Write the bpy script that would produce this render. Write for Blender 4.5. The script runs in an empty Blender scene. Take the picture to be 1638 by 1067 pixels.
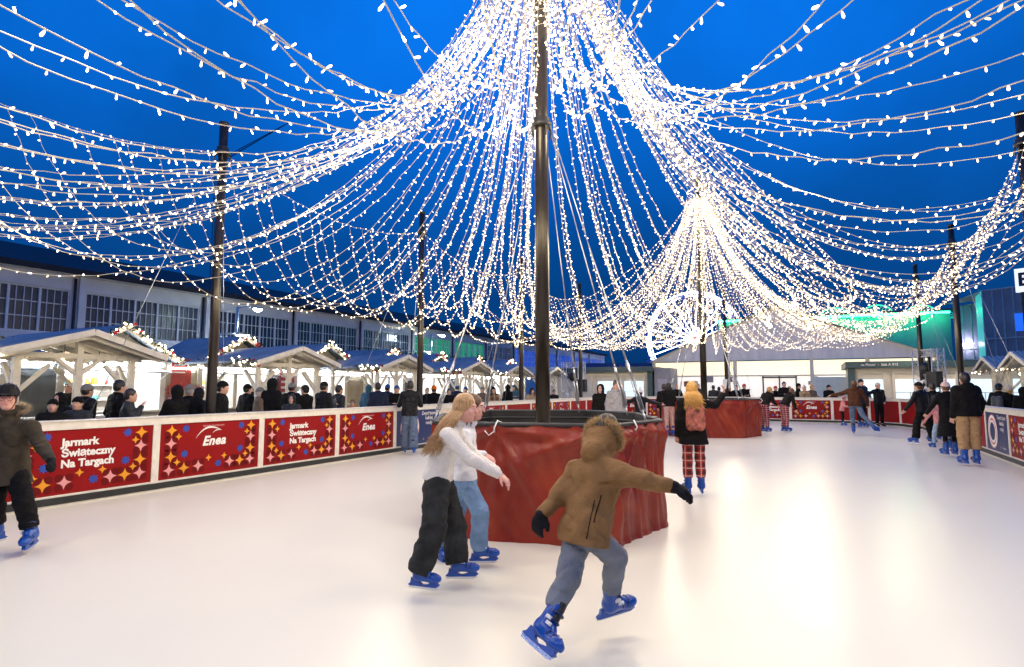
import bpy, bmesh, math, random
import numpy as np
from mathutils import Vector, Matrix
from mathutils.geometry import tessellate_polygon

random.seed(7)
S = bpy.context.scene
COL = S.collection
PITCH = math.radians(5.31)
CAM_H = 1.6
FPX = 930.0          # focal length in photo pixels (photo 1638 wide)

# ------------------------------------------------------------------ camera, world, exposure
cam_data = bpy.data.cameras.new("camera")
cam_data.sensor_width = 36.0
cam_data.lens = 36.0 * FPX / 1638.0
cam_data.clip_start = 0.05
cam_data.clip_end = 2000.0
cam = bpy.data.objects.new("camera", cam_data)
cam.location = (0, 0, CAM_H)
cam.rotation_euler = (math.pi / 2 + PITCH, 0, 0)
COL.objects.link(cam)
S.camera = cam

S.view_settings.view_transform = 'Standard'
S.view_settings.look = 'None'
S.view_settings.exposure = 0.0
S.view_settings.gamma = 1.0
S.cycles.use_denoising = True
S.cycles.max_bounces = 6
S.cycles.diffuse_bounces = 3
S.cycles.glossy_bounces = 3
S.cycles.transmission_bounces = 3
S.cycles.sample_clamp_indirect = 4.0
S.cycles.blur_glossy = 0.5
S.cycles.caustics_reflective = False
S.cycles.caustics_refractive = False

world = bpy.data.worlds.new("World")
S.world = world
world.use_nodes = True
wt = world.node_tree
for n in list(wt.nodes):
    wt.nodes.remove(n)
def wn(t, **k):
    n = wt.nodes.new(t)
    for a, b in k.items():
        setattr(n, a, b)
    return n
w_out = wn('ShaderNodeOutputWorld')
w_bg = wn('ShaderNodeBackground')
w_sky = wn('ShaderNodeTexSky', sky_type='NISHITA', sun_disc=False)
w_sky.sun_elevation = math.radians(-4.0)
w_sky.sun_rotation = math.radians(200)
w_tc = wn('ShaderNodeTexCoord')
w_sep = wn('ShaderNodeSeparateXYZ')
w_ramp = wn('ShaderNodeValToRGB')
els = w_ramp.color_ramp.elements
els[0].position = 0.0
els[0].color = (0.003, 0.042, 0.170, 1)
els[1].position = 1.0
els[1].color = (0.003, 0.17, 0.80, 1)
e = els.new(0.22); e.color = (0.001, 0.072, 0.32, 1)
e = els.new(0.42); e.color = (0.001, 0.128, 0.60, 1)
e = els.new(0.62); e.color = (0.002, 0.165, 0.76, 1)
w_noise = wn('ShaderNodeTexNoise')
w_noise.inputs['Scale'].default_value = 1.9
w_noise.inputs['Detail'].default_value = 5.0
w_noise.inputs['Roughness'].default_value = 0.55
w_nr = wn('ShaderNodeMapRange')
w_nr.inputs['From Min'].default_value = 0.3
w_nr.inputs['From Max'].default_value = 0.7
w_nr.inputs['To Min'].default_value = 0.62
w_nr.inputs['To Max'].default_value = 1.25
w_mul = wn('ShaderNodeVectorMath', operation='SCALE')
w_skym = wn('ShaderNodeVectorMath', operation='SCALE')
w_skym.inputs['Scale'].default_value = 0.05
w_add = wn('ShaderNodeVectorMath', operation='ADD')
L = wt.links.new
L(w_tc.outputs['Generated'], w_sep.inputs[0])
L(w_sep.outputs['Z'], w_ramp.inputs['Fac'])
L(w_tc.outputs['Generated'], w_noise.inputs['Vector'])
L(w_noise.outputs['Fac'], w_nr.inputs['Value'])
L(w_ramp.outputs['Color'], w_mul.inputs[0])
L(w_nr.outputs['Result'], w_mul.inputs['Scale'])
L(w_sky.outputs['Color'], w_skym.inputs[0])
L(w_mul.outputs[0], w_add.inputs[0])
L(w_skym.outputs[0], w_add.inputs[1])
L(w_add.outputs[0], w_bg.inputs['Color'])
w_bg.inputs['Strength'].default_value = 1.0
L(w_bg.outputs[0], w_out.inputs['Surface'])

# ------------------------------------------------------------------ frames of reference
ANG = math.radians(27.1)
UD = Vector((math.sin(ANG), math.cos(ANG), 0))      # along the rink
VD = Vector((math.cos(ANG), -math.sin(ANG), 0))     # across the rink, to the right
def W(u, v, z=0.0):
    p = UD * u + VD * v
    return Vector((p.x, p.y, z))
ROT_L = math.pi / 2 - ANG       # things on the left side: local x along u, front (-y) faces +v
ROT_R = ROT_L + math.pi         # right side: front faces -v
ROT_F = -ANG                    # far end: local x along v, front faces -u
def P(px, py, Y):
    """world point at distance Y (along +Y) seen at photo pixel px,py"""
    x = (px - 819.0) / FPX
    y = (533.5 - py) / FPX
    dy = math.cos(PITCH) - y * math.sin(PITCH)
    dz = math.sin(PITCH) + y * math.cos(PITCH)
    t = Y / dy
    return Vector((x * t, Y, CAM_H + dz * t))

# ------------------------------------------------------------------ materials
MATS = {}
def mat(name, col, rough=0.6, metal=0.0, noise=0.12, nscale=6.0, bump=0.0, bscale=40.0, emit=None, estr=0.0,
        spec=0.5, coat=0.0, sample=True, stretch=None):
    if name in MATS:
        return MATS[name]
    m = bpy.data.materials.new(name)
    m.use_nodes = True
    nt = m.node_tree
    b = nt.nodes['Principled BSDF']
    b.inputs['Roughness'].default_value = rough
    b.inputs['Metallic'].default_value = metal
    b.inputs['Specular IOR Level'].default_value = spec
    b.inputs['Coat Weight'].default_value = coat
    tc = nt.nodes.new('ShaderNodeTexCoord')
    vec = tc.outputs['Object']
    if stretch:
        mp = nt.nodes.new('ShaderNodeMapping')
        mp.inputs['Scale'].default_value = stretch
        nt.links.new(vec, mp.inputs['Vector'])
        vec = mp.outputs['Vector']
    n = nt.nodes.new('ShaderNodeTexNoise')
    n.inputs['Scale'].default_value = nscale
    n.inputs['Detail'].default_value = 5
    nt.links.new(vec, n.inputs['Vector'])
    r = nt.nodes.new('ShaderNodeValToRGB')
    r.color_ramp.elements[0].position = 0.3
    r.color_ramp.elements[1].position = 0.7
    c = Vector(col)
    r.color_ramp.elements[0].color = (*(c * (1 - noise)), 1)
    r.color_ramp.elements[1].color = (*[min(1, q * (1 + noise)) for q in c], 1)
    nt.links.new(n.outputs['Fac'], r.inputs['Fac'])
    nt.links.new(r.outputs['Color'], b.inputs['Base Color'])
    if bump > 0:
        n2 = nt.nodes.new('ShaderNodeTexNoise')
        n2.inputs['Scale'].default_value = bscale
        n2.inputs['Detail'].default_value = 4
        nt.links.new(vec, n2.inputs['Vector'])
        bp = nt.nodes.new('ShaderNodeBump')
        bp.inputs['Strength'].default_value = bump
        bp.inputs['Distance'].default_value = 0.02
        nt.links.new(n2.outputs['Fac'], bp.inputs['Height'])
        nt.links.new(bp.outputs['Normal'], b.inputs['Normal'])
    if emit is not None:
        b.inputs['Emission Color'].default_value = (*emit, 1)
        b.inputs['Emission Strength'].default_value = estr
        if not sample:
            m.cycles.emission_sampling = 'NONE'
    m.diffuse_color = (*col, 1)
    MATS[name] = m
    return m

# ------------------------------------------------------------------ mesh building
class MB:
    def __init__(self):
        self.v = []; self.f = []; self.mi = []; self.cur = 0; self.sm = []
    def addv(self, *ps):
        i = len(self.v)
        self.v.extend([tuple(p) for p in ps])
        return i
    def face(self, idx, smooth=False):
        self.f.append(tuple(idx)); self.mi.append(self.cur); self.sm.append(smooth)
    def box(self, x0, x1, y0, y1, z0, z1, bev=0.0):
        if x1 < x0: x0, x1 = x1, x0
        if y1 < y0: y0, y1 = y1, y0
        if z1 < z0: z0, z1 = z1, z0
        i = self.addv((x0, y0, z0), (x1, y0, z0), (x1, y1, z0), (x0, y1, z0), (x0, y0, z1), (x1, y0, z1), (x1, y1, z1), (x0, y1, z1))
        for q in ((0, 3, 2, 1), (4, 5, 6, 7), (0, 1, 5, 4), (1, 2, 6, 5), (2, 3, 7, 6), (3, 0, 4, 7)):
            self.face([i + k for k in q])
        return self
    def bar(self, a, b, w, h, up=(0, 0, 1)):
        """rectangular bar from a to b, width w, height h"""
        a = Vector(a); b = Vector(b)
        d = (b - a).normalized()
        upv = Vector(up)
        s = d.cross(upv)
        if s.length < 1e-4:
            s = d.cross(Vector((1, 0, 0)))
        s.normalize()
        t = s.cross(d).normalized()
        i = self.addv(*[p + s * sx * w / 2 + t * tz * h / 2 for p in (a, b) for sx, tz in ((-1, -1), (1, -1), (1, 1), (-1, 1))])
        for q in ((0, 3, 2, 1), (4, 5, 6, 7), (0, 1, 5, 4), (1, 2, 6, 5), (2, 3, 7, 6), (3, 0, 4, 7)):
            self.face([i + k for k in q][::-1])
        return self
    def tube(self, pts, r, n=8, cap=True, smooth=True):
        pts = [Vector(p) for p in pts]
        m = len(pts)
        rs = r if isinstance(r, (list, tuple)) else [r] * m
        t0 = (pts[1] - pts[0]).normalized()
        ref = Vector((0, 0, 1)) if abs(t0.z) < 0.9 else Vector((1, 0, 0))
        s = t0.cross(ref).normalized()
        i0 = len(self.v)
        for k in range(m):
            if k == 0: t = pts[1] - pts[0]
            elif k == m - 1: t = pts[-1] - pts[-2]
            else: t = pts[k + 1] - pts[k - 1]
            if t.length < 1e-9: t = t0.copy()
            t.normalize()
            s = (s - t * s.dot(t))
            if s.length < 1e-6: s = t.cross(Vector((0.3, 0.5, 0.8)))
            s.normalize()
            b = t.cross(s)
            for j in range(n):
                a = 2 * math.pi * j / n
                p = pts[k] + (s * math.cos(a) + b * math.sin(a)) * rs[k]
                self.v.append((p.x, p.y, p.z))
        for k in range(m - 1):
            for j in range(n):
                a = i0 + k * n + j; b_ = i0 + k * n + (j + 1) % n
                self.face((a, b_, b_ + n, a + n), smooth)
        if cap:
            self.face([i0 + j for j in range(n)][::-1])
            self.face([i0 + (m - 1) * n + j for j in range(n)])
        return self
    def lathe(self, c, prof, n=16, smooth=True):
        """prof: list of (r, z) about the vertical axis through c"""
        c = Vector(c); i0 = len(self.v)
        for r, z in prof:
            for j in range(n):
                a = 2 * math.pi * j / n
                self.v.append((c.x + r * math.cos(a), c.y + r * math.sin(a), c.z + z))
        for k in range(len(prof) - 1):
            for j in range(n):
                a = i0 + k * n + j; b_ = i0 + k * n + (j + 1) % n
                self.face((a, b_, b_ + n, a + n), smooth)
        self.face([i0 + j for j in range(n)][::-1])
        self.face([i0 + (len(prof) - 1) * n + j for j in range(n)])
        return self
    def ball(self, c, r, n=8, m=6, sc=(1, 1, 1)):
        c = Vector(c); i0 = len(self.v)
        for k in range(1, m):
            th = math.pi * k / m
            for j in range(n):
                a = 2 * math.pi * j / n
                self.v.append((c.x + r * sc[0] * math.sin(th) * math.cos(a), c.y + r * sc[1] * math.sin(th) * math.sin(a), c.z + r * sc[2] * math.cos(th)))
        top = self.addv((c.x, c.y, c.z + r * sc[2])); bot = self.addv((c.x, c.y, c.z - r * sc[2]))
        for j in range(n):
            self.face((top, i0 + j, i0 + (j + 1) % n), True)
            self.face((bot, i0 + (m - 2) * n + (j + 1) % n, i0 + (m - 2) * n + j), True)
        for k in range(m - 2):
            for j in range(n):
                a = i0 + k * n + j; b_ = i0 + k * n + (j + 1) % n
                self.face((a, a + n, b_ + n, b_), True)
        return self
    def poly(self, outer, holes=(), M=None, thick=0.0):
        """flat polygon in local xy (optionally with holes) mapped by M (Matrix), extruded along local +z by thick"""
        M = M or Matrix.Identity(4)
        loops = [list(outer)] + [list(h) for h in holes]
        tris = tessellate_polygon([[Vector((p[0], p[1], 0)) for p in l] for l in loops])
        flat = [p for l in loops for p in l]
        i = self.addv(*[M @ Vector((p[0], p[1], thick)) for p in flat])
        for t in tris:
            a, b, c = [flat[k] for k in t]
            cr = (b[0] - a[0]) * (c[1] - a[1]) - (b[1] - a[1]) * (c[0] - a[0])
            t = t if cr > 0 else t[::-1]
            self.face([i + k for k in t])
        if thick:
            j = self.addv(*[M @ Vector((p[0], p[1], 0)) for p in flat])
            for t in tris:
                a, b, c = [flat[k] for k in t]
                cr = (b[0] - a[0]) * (c[1] - a[1]) - (b[1] - a[1]) * (c[0] - a[0])
                t = t if cr < 0 else t[::-1]
                self.face([j + k for k in t])
            base = 0
            for l in loops:
                n = len(l)
                for k in range(n):
                    k2 = (k + 1) % n
                    self.face((j + base + k, j + base + k2, i + base + k2, i + base + k))
                base += n
        return self
    def mesh(self, name, mats=None):
        me = bpy.data.meshes.new(name)
        me.from_pydata(self.v, [], self.f)
        me.polygons.foreach_set('material_index', self.mi)
        me.polygons.foreach_set('use_smooth', self.sm)
        if mats:
            for m in (mats if isinstance(mats, (list, tuple)) else [mats]):
                me.materials.append(m)
        me.validate(clean_customdata=False)
        me.update()
        return me
    def build(self, name, mats, parent=None):
        return link(name, self.mesh(name, mats), parent)

def link(name, me, parent=None, loc=None, rot=None, M=None):
    o = bpy.data.objects.new(name, me)
    COL.objects.link(o)
    if parent is not None:
        o.parent = parent
    if M is not None:
        o.matrix_local = M
    else:
        if loc is not None: o.location = loc
        if rot is not None: o.rotation_euler = (0, 0, rot) if isinstance(rot, (int, float)) else rot
    return o
def tag(o, label=None, cat=None, group=None, kind=None):
    if label: o['label'] = label
    if cat: o['category'] = cat
    if group: o['group'] = group
    if kind: o['kind'] = kind
    return o
def thing(name, label, cat, loc=(0, 0, 0), rot=0.0, group=None):
    o = bpy.data.objects.new(name, None)
    COL.objects.link(o)
    o.location = loc
    o.rotation_euler = (0, 0, rot)
    o.empty_display_size = 0.2
    return tag(o, label, cat, group)
def children(o):
    return CHILD.get(o, [])
def copy_tree(o, parent=None):
    c = o.copy(); COL.objects.link(c)
    if parent is not None:
        mb = o.matrix_local.copy(); c.parent = parent; c.matrix_local = mb
    for ch in list(o.children):
        copy_tree(ch, c)
    return c

TEXTS = {}
def text_mesh(body, size=1.0, bold=0.0, shear=0.0, align='CENTER', space=1.0, line=1.0, res=3):
    key = (body, size, bold, shear, align, space, line)
    if key in TEXTS: return TEXTS[key]
    cu = bpy.data.curves.new('lettering', 'FONT')
    cu.body = body; cu.size = size; cu.offset = bold; cu.shear = shear
    cu.align_x = align; cu.align_y = 'CENTER'; cu.space_character = space; cu.space_line = line
    cu.resolution_u = res; cu.extrude = 0.0
    o = bpy.data.objects.new('lettering', cu)
    COL.objects.link(o)
    bpy.context.view_layer.update()
    me = bpy.data.meshes.new_from_object(o.evaluated_get(bpy.context.evaluated_depsgraph_get()))
    bpy.data.objects.remove(o)
    me.materials.clear()
    TEXTS[key] = me
    return me
def add_text(name, parent, me, m, x, y, z, rot=(math.pi / 2, 0, 0)):
    me2 = me.copy(); me2.materials.clear(); me2.materials.append(m)
    return link(name, me2, parent, (x, y, z), rot)

M_WHITEWOOD = mat('white_painted_timber', (0.72, 0.67, 0.58), 0.55, noise=0.10, nscale=9, bump=0.15, bscale=30)
M_WHITEPAINT = mat('white_paint', (0.70, 0.68, 0.64), 0.45, noise=0.08, nscale=5, bump=0.05)
M_RAIL = mat('barrier_white_plastic', (0.72, 0.68, 0.60), 0.4, noise=0.10, nscale=7, bump=0.08)
M_BLACK = mat('black_rubber', (0.012, 0.012, 0.014), 0.5, noise=0.3)
M_STEEL = mat('galvanised_steel', (0.55, 0.56, 0.58), 0.32, metal=0.9, noise=0.15)
M_DARKSTEEL = mat('dark_steel', (0.05, 0.05, 0.055), 0.45, metal=0.5, noise=0.2)
# ================================================================== GROUND AND ICE
RV0, RV1, RU1 = -9.1, 3.72, 30.1
g = MB()
g.box(-400, 400, -60, 900, -0.5, -0.03)
tag(g.build('ground', mat('asphalt_ground', (0.06, 0.06, 0.065), 0.75, noise=0.35, nscale=0.8, bump=0.3, bscale=20)), kind='structure')

def ice_material():
    m = bpy.data.materials.new('ice_sheet')
    m.use_nodes = True
    nt = m.node_tree; b = nt.nodes['Principled BSDF']
    tc = nt.nodes.new('ShaderNodeTexCoord')
    n1 = nt.nodes.new('ShaderNodeTexNoise'); n1.inputs['Scale'].default_value = 0.6; n1.inputs['Detail'].default_value = 1
    n2 = nt.nodes.new('ShaderNodeTexNoise'); n2.inputs['Scale'].default_value = 1.3; n2.inputs['Detail'].default_value = 3
    mp = nt.nodes.new('ShaderNodeMapping'); mp.inputs['Rotation'].default_value = (0, 0, 0.9); mp.inputs['Scale'].default_value = (.35, 26, 1)
    mp2 = nt.nodes.new('ShaderNodeMapping'); mp2.inputs['Rotation'].default_value = (0, 0, -0.35); mp2.inputs['Scale'].default_value = (.3, 30, 1)
    n3 = nt.nodes.new('ShaderNodeTexNoise'); n3.inputs['Scale'].default_value = 3.5; n3.inputs['Detail'].default_value = 7; n3.inputs['Distortion'].default_value = 0.6
    n4 = nt.nodes.new('ShaderNodeTexNoise'); n4.inputs['Scale'].default_value = 3.0; n4.inputs['Detail'].default_value = 7; n4.inputs['Distortion'].default_value = 0.8
    l = nt.links.new
    l(tc.outputs['Object'], n1.inputs['Vector']); l(tc.outputs['Object'], n2.inputs['Vector'])
    l(tc.outputs['Object'], mp.inputs['Vector']); l(mp.outputs[0], n3.inputs['Vector'])
    l(tc.outputs['Object'], mp2.inputs['Vector']); l(mp2.outputs[0], n4.inputs['Vector'])
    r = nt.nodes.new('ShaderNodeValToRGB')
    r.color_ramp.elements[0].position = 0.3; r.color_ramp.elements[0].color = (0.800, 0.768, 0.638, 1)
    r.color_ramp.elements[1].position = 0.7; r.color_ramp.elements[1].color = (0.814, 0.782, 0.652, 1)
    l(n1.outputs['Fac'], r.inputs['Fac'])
    # thin worn scratches left by the blades
    mx = nt.nodes.new('ShaderNodeMath'); mx.operation = 'MAXIMUM'
    l(n3.outputs['Fac'], mx.inputs[0]); l(n4.outputs['Fac'], mx.inputs[1])
    sr = nt.nodes.new('ShaderNodeMapRange'); sr.inputs['From Min'].default_value = 0.62; sr.inputs['From Max'].default_value = 0.78
    l(mx.outputs[0], sr.inputs['Value'])
    mixc = nt.nodes.new('ShaderNodeMix'); mixc.data_type = 'RGBA'
    mixc.inputs['B'].default_value = (0.66, 0.62, 0.54, 1)
    mm = nt.nodes.new('ShaderNodeMath'); mm.operation = 'MULTIPLY'; mm.inputs[1].default_value = 0.55
    l(sr.outputs[0], mm.inputs[0]); mixc.inputs['Factor'].default_value = 0.0; l(r.outputs['Color'], mixc.inputs['A'])
    l(mixc.outputs['Result'], b.inputs['Base Color'])
    rr = nt.nodes.new('ShaderNodeMapRange'); rr.inputs['From Min'].default_value = 0.35; rr.inputs['From Max'].default_value = 0.65
    rr.inputs['To Min'].default_value = 0.285; rr.inputs['To Max'].default_value = 0.325
    l(n2.outputs['Fac'], rr.inputs['Value']); l(rr.outputs[0], b.inputs['Roughness'])
    b.inputs['Specular IOR Level'].default_value = 0.38
    bp = nt.nodes.new('ShaderNodeBump'); bp.inputs['Strength'].default_value = 0.05; bp.inputs['Distance'].default_value = 0.004
    n5 = nt.nodes.new('ShaderNodeTexNoise'); n5.inputs['Scale'].default_value = 3.0; n5.inputs['Detail'].default_value = 3
    l(tc.outputs['Object'], n5.inputs['Vector']); l(n5.outputs['Fac'], bp.inputs['Height'])
    return m
ice = MB()
def rink_outline(grow=0.0):
    pts = [(-12, RV0 - grow), (27.1, RV0 - grow), (28.6, RV0 + 0.55 - grow * .7), (29.7, RV0 + 1.6 - grow * .4), (RU1 + grow, RV0 + 3.1),
           (RU1 + grow, RV1 - 2.9), (29.7 + grow * .4, RV1 - 1.5), (28.6 + grow * .7, RV1 - 0.5), (27.1, RV1 + grow), (-12, RV1 + grow)]
    return pts
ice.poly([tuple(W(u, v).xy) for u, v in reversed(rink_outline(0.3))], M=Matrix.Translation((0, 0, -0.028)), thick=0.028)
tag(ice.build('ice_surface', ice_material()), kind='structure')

# ================================================================== RINK BARRIER PANELS
M_RED = mat('red_banner_vinyl', (0.245, 0.003, 0.004), 0.45, noise=0.06, nscale=3, spec=0.2)
M_RED2 = mat('dark_red_print', (0.135, 0.0015, 0.003), 0.45, noise=0.06, spec=0.2)
M_GOLD = mat('gold_print', (0.75, 0.30, 0.012), 0.35, noise=0.05)
M_PINK = mat('pink_print', (0.72, 0.30, 0.30), 0.35, noise=0.05)
M_BLUEP = mat('blue_print', (0.02, 0.06, 0.34), 0.35, noise=0.05)
M_NAVY = mat('navy_banner_vinyl', (0.012, 0.028, 0.12), 0.35, noise=0.08)
M_WPRINT = mat('white_print', (0.82, 0.80, 0.76), 0.4, noise=0.04)
M_KICK = mat('dark_kick_strip', (0.018, 0.021, 0.022), 0.4, noise=0.3)
STARS = [('g', .10, .12, 3), ('b', .23, .10, 2), ('g', .165, .24, 1), ('p', .10, .36, 3), ('g', .10, .60, 3), ('b', .225, .57, 2),
         ('g', .16, .71, 1), ('p', .09, .84, 3), ('g', .225, .83, 3), ('p', .36, .82, 3), ('g', .46, .69, 1), ('b', .56, .82, 2),
         ('g', .62, .68, 1), ('p', .68, .81, 3), ('g', .79, .81, 3), ('g', .85, .69, 1), ('p', .905, .81, 3), ('g', .905, .58, 3),
         ('b', .79, .57, 2), ('p', .905, .34, 3), ('g', .86, .235, 1), ('g', .905, .11, 3), ('b', .795, .10, 2)]
PZ0, PZ1, PH = 0.155, 1.02, 1.15
def star_pts(cx, cz, r, k, conc):
    out = []
    for i in range(k * 2):
        a = math.pi * i / k + math.pi / 2
        q = r if i % 2 == 0 else r * conc
        out.append((cx + q * math.cos(a), cz + q * math.sin(a)))
    return out
def astroid(cx, cz, r):
    out = []
    for i in range(16):
        a = 2 * math.pi * i / 16
        rr = r / (abs(math.cos(a)) ** 0.62 + abs(math.sin(a)) ** 0.62) ** (1 / 0.62)
        out.append((cx + rr * math.cos(a), cz + rr * math.sin(a)))
    return out
FR = Matrix(((1, 0, 0, 0), (0, 0, -1, 0), (0, 1, 0, 0), (0, 0, 0, 1)))   # local xy -> xz plane, normal -y
def front(y):
    return Matrix.Translation((0, y, 0)) @ FR
PANEL_CACHE = {}
def panel_meshes(kind, w):
    key = (kind, round(w, 2))
    if key in PANEL_CACHE: return PANEL_CACHE[key]
    fr = MB()
    fr.box(0.0, 0.055, 0, .07, .0, PH - .125); fr.box(w - 0.055, w, 0, .07, .0, PH - .125)
    fr.box(0.055, w - .055, 0.002, .068, PZ0 - .03, PZ0)
    fr.box(0.055, w - .055, 0.002, .068, 0.0, .03)
    fr.box(0.0, w, -.006, .09, PH - .125, PH - .012)
    fr.box(-0.0, w, -.03, .20, PH - .012, PH)
    fr.box(0.055, w - .055, .03, .05, .03, PH - .125)
    kk = MB(); kk.box(0.0, w, -.012, -.002, .032, PZ0 - .032)
    bn = MB()
    bn.box(.058, w - .058, .012, .03, PZ0, PZ1)
    x0, x1 = .058, w - .058
    pw, phh = x1 - x0, PZ1 - PZ0
    if kind in ('text', 'logo'):
        bn.cur = 1
        for (t, sx, sz, s) in STARS:
            if s != 3: continue
            cx, cz = x0 + sx * pw, PZ1 - sz * phh
            for dx, dz in ((.062, .062), (-.062, .062), (.062, -.062), (-.062, -.062)):
                qx, qz = cx + dx * 1.0, cz + dz * 1.0
                if qx - .05 < x0 or qx + .05 > x1 or qz - .05 < PZ0 or qz + .05 > PZ1: continue
                bn.poly([(qx + .055 * math.cos(a * math.pi / 8), qz + .055 * math.sin(a * math.pi / 8)) for a in range(16)], M=front(.0105))
        for (t, sx, sz, s) in STARS:
            cx, cz = x0 + sx * pw, PZ1 - sz * phh
            bn.cur = {'g': 2, 'p': 3, 'b': 4}[t]
            r = {3: .092, 2: .072, 1: .06}[s]
            pts = star_pts(cx, cz, r * .95, 8, .62) if t == 'b' else astroid(cx, cz, r)
            bn.poly(pts, M=front(.0085))
    if kind == 'navy':
        cx, cz = x0 + .30 * pw, PZ0 + .5 * phh
        cols = [(.36, 4), (.345, 5), (.33, 6), (.27, 7), (.24, 6), (.185, 8)]
        for i, (r, c) in enumerate(cols):
            bn.cur = c
            lo = max(PZ0 + .005, 0)
            pts = []
            for a in range(48):
                qx = cx + r * 1.12 * math.cos(a * math.pi / 24); qz = cz + r * 1.12 * math.sin(a * math.pi / 24)
                pts.append((max(x0 + .004, qx), min(PZ1 - .004, max(PZ0 + .004, qz))))
            bn.poly(pts, M=front(.0112 - i * .0012))
        bn.cur = 5
        bn.poly(star_pts(x0 + .62 * pw, PZ0 + .12 * phh, .035, 4, .45), M=front(.0085))
    if kind == 'photo':
        rnd = random.Random(3)
        for i in range(26):
            bn.cur = rnd.choice([2, 3, 9, 9, 10])
            cx, cz = x0 + rnd.uniform(.08, .9) * pw, PZ0 + rnd.uniform(.12, .9) * phh
            r = rnd.uniform(.03, .085)
            bn.poly([(cx + r * rnd.uniform(.7, 1.2) * math.cos(a * math.pi / 5), cz + r * rnd.uniform(.7, 1.2) * math.sin(a * math.pi / 5)) for a in range(10)], M=front(.0112 - i * .0003))
    base = {'navy': M_NAVY, 'photo': mat('cream_print', (.66, .58, .46), .4, noise=.15)}.get(kind, M_RED)
    mats = [base, M_RED2, M_GOLD, M_PINK, M_BLUEP, M_GOLD, M_WPRINT, mat('bright_red_print', (.62, .02, .02), .35), M_NAVY,
            mat('brown_print', (.22, .10, .05), .4), mat('skin_print', (.62, .38, .25), .4)]
    mats[4] = M_BLUEP
    out = (fr.mesh('frame', M_RAIL), kk.mesh('kick_strip', M_KICK), bn.mesh('banner', mats))
    PANEL_CACHE[key] = out
    return out
def swoosh_mesh():
    m = MB()
    def crescent(x0, z0, x1, z1, h, th, n=14):
        up, lo = [], []
        for i in range(n + 1):
            t = i / n
            x = x0 + (x1 - x0) * t; z = z0 + (z1 - z0) * t
            arch = math.sin(math.pi * t ** .85)
            up.append((x, z + h * arch))
            lo.append((x, z + h * arch - th * math.sin(math.pi * min(1, t * .94 + .06)) - .0008))
        m.poly(lo + up[::-1], M=front(0))
    crescent(-.30, .02, .17, .13, .13, .030)
    crescent(.0, .085, .17, .132, .035, .016)
    return m.mesh('logo_swoosh', M_WPRINT)
SWOOSH = [None]
def panel(u, v, rot, w, kind, label, lod=0):
    t = thing('barrier_panel', label, 'rink barrier', W(u, v), rot, 'advertising panels of the rink barrier')
    fm, km, bm_ = panel_meshes(kind, w)
    link('frame', fm, t); link('kick_strip', km, t)
    b = link('banner', bm_, t)
    if kind == 'text':
        add_text('lettering', b, text_mesh('Jarmark\nŚwiąteczny\nNa Targach', .145, .0062, 0, 'LEFT', 1.0, 1.0), M_WPRINT, w * .34, .0075, .70)
    elif kind == 'logo':
        add_text('lettering', b, text_mesh('Enea', .215, .008, .28, 'LEFT', 1.06), M_WPRINT, w * .5 - .20, .0075, .70)
        if SWOOSH[0] is None: SWOOSH[0] = swoosh_mesh()
        link('logo_swoosh', SWOOSH[0], b, (w * .5 - .02, .0072, .745))
        add_text('small_lettering', b, text_mesh('PARTNER STRATEGICZNY', .034, .001, 0), M_PINK, w * .5, .0075, .955)
    elif kind == 'navy':
        add_text('lettering', b, text_mesh('Zwycięzcom\nkażdej\nrundy', .125, .002, 0), M_WPRINT, w * .73, .0045, .80)
        add_text('small_lettering', b, text_mesh('Twój partner', .05, .001, 0), M_WPRINT, w * .78, .0045, .262)
    return t
PITCHP = 1.955
ordn = ['first', 'second', 'third', 'fourth', 'fifth', 'sixth', 'seventh', 'eighth', 'ninth', 'tenth', 'eleventh', 'twelfth']
kinds_left = ['logo', 'text', 'logo', 'text', 'logo', 'navy', 'photo', 'logo', 'plain', 'text', 'logo', 'plain']
desc = {'text': 'red rink barrier panel with three lines of white lettering and stars',
        'logo': 'red rink barrier panel with white arc logo and stars',
        'navy': 'navy rink barrier panel with white ring emblem and lettering',
        'photo': 'cream rink barrier panel with brown printed pictures',
        'plain': 'plain red rink barrier panel'}
for i, k in enumerate(kinds_left):
    u = 5.64 + (i - 2) * PITCHP
    lab = {0: 'off to the near left', 1: 'behind the helmeted skater', 2: 'left of the near black mast', 3: 'with a mast rising behind its right end'}.get(i, '')
    lab = ['beside the helmeted skater, its left end cut by the picture', 'directly right of the helmeted skater', 'second right of the helmeted skater',
           'third right of the helmeted skater', 'just left of the navy panel', 'behind the leaning skater in grey jeans',
           'behind the long haired skaters, right of the navy panel', 'behind the checked coat spectator', 'behind the spectator in black beanie',
           'just right of the tall centre mast', 'second right of the tall centre mast', 'third right of the tall centre mast'][i]
    sd = {'text': 'red starry panel with white lettering', 'logo': 'red arc logo panel', 'navy': 'navy emblem panel', 'photo': 'cream picture panel', 'plain': 'plain red panel'}[k]
    panel(u, RV0, ROT_L, PITCHP, k, sd + ' ' + lab)
def seg_panel(a, b, kind, label):
    A = W(*a); B = W(*b)
    d = B - A
    t = panel(0, 0, math.atan2(d.y, d.x), d.length, kind, label)
    t.location = A
    return t
ends = [(27.1, RV0), (28.6, RV0 + .55), (29.7, RV0 + 1.6), (RU1, RV0 + 3.1)]
u_last = 5.64 + 10 * PITCHP
seg_panel((u_last, RV0), ends[1], 'plain', 'plain red panel at the start of the far left bend, behind the black jacket skater')
seg_panel(ends[1], ends[2], 'logo', 'red arc logo panel in the far left bend of the rink')
seg_panel(ends[2], ends[3], 'text', 'red three line lettering panel in the far left bend, right of the steel cables')
v0 = RV0 + 3.1; nfar = 3
kf = ['logo', 'logo', 'text', 'logo', 'plain']
fw = (RV1 - 2.9 - v0) / 4
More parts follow.
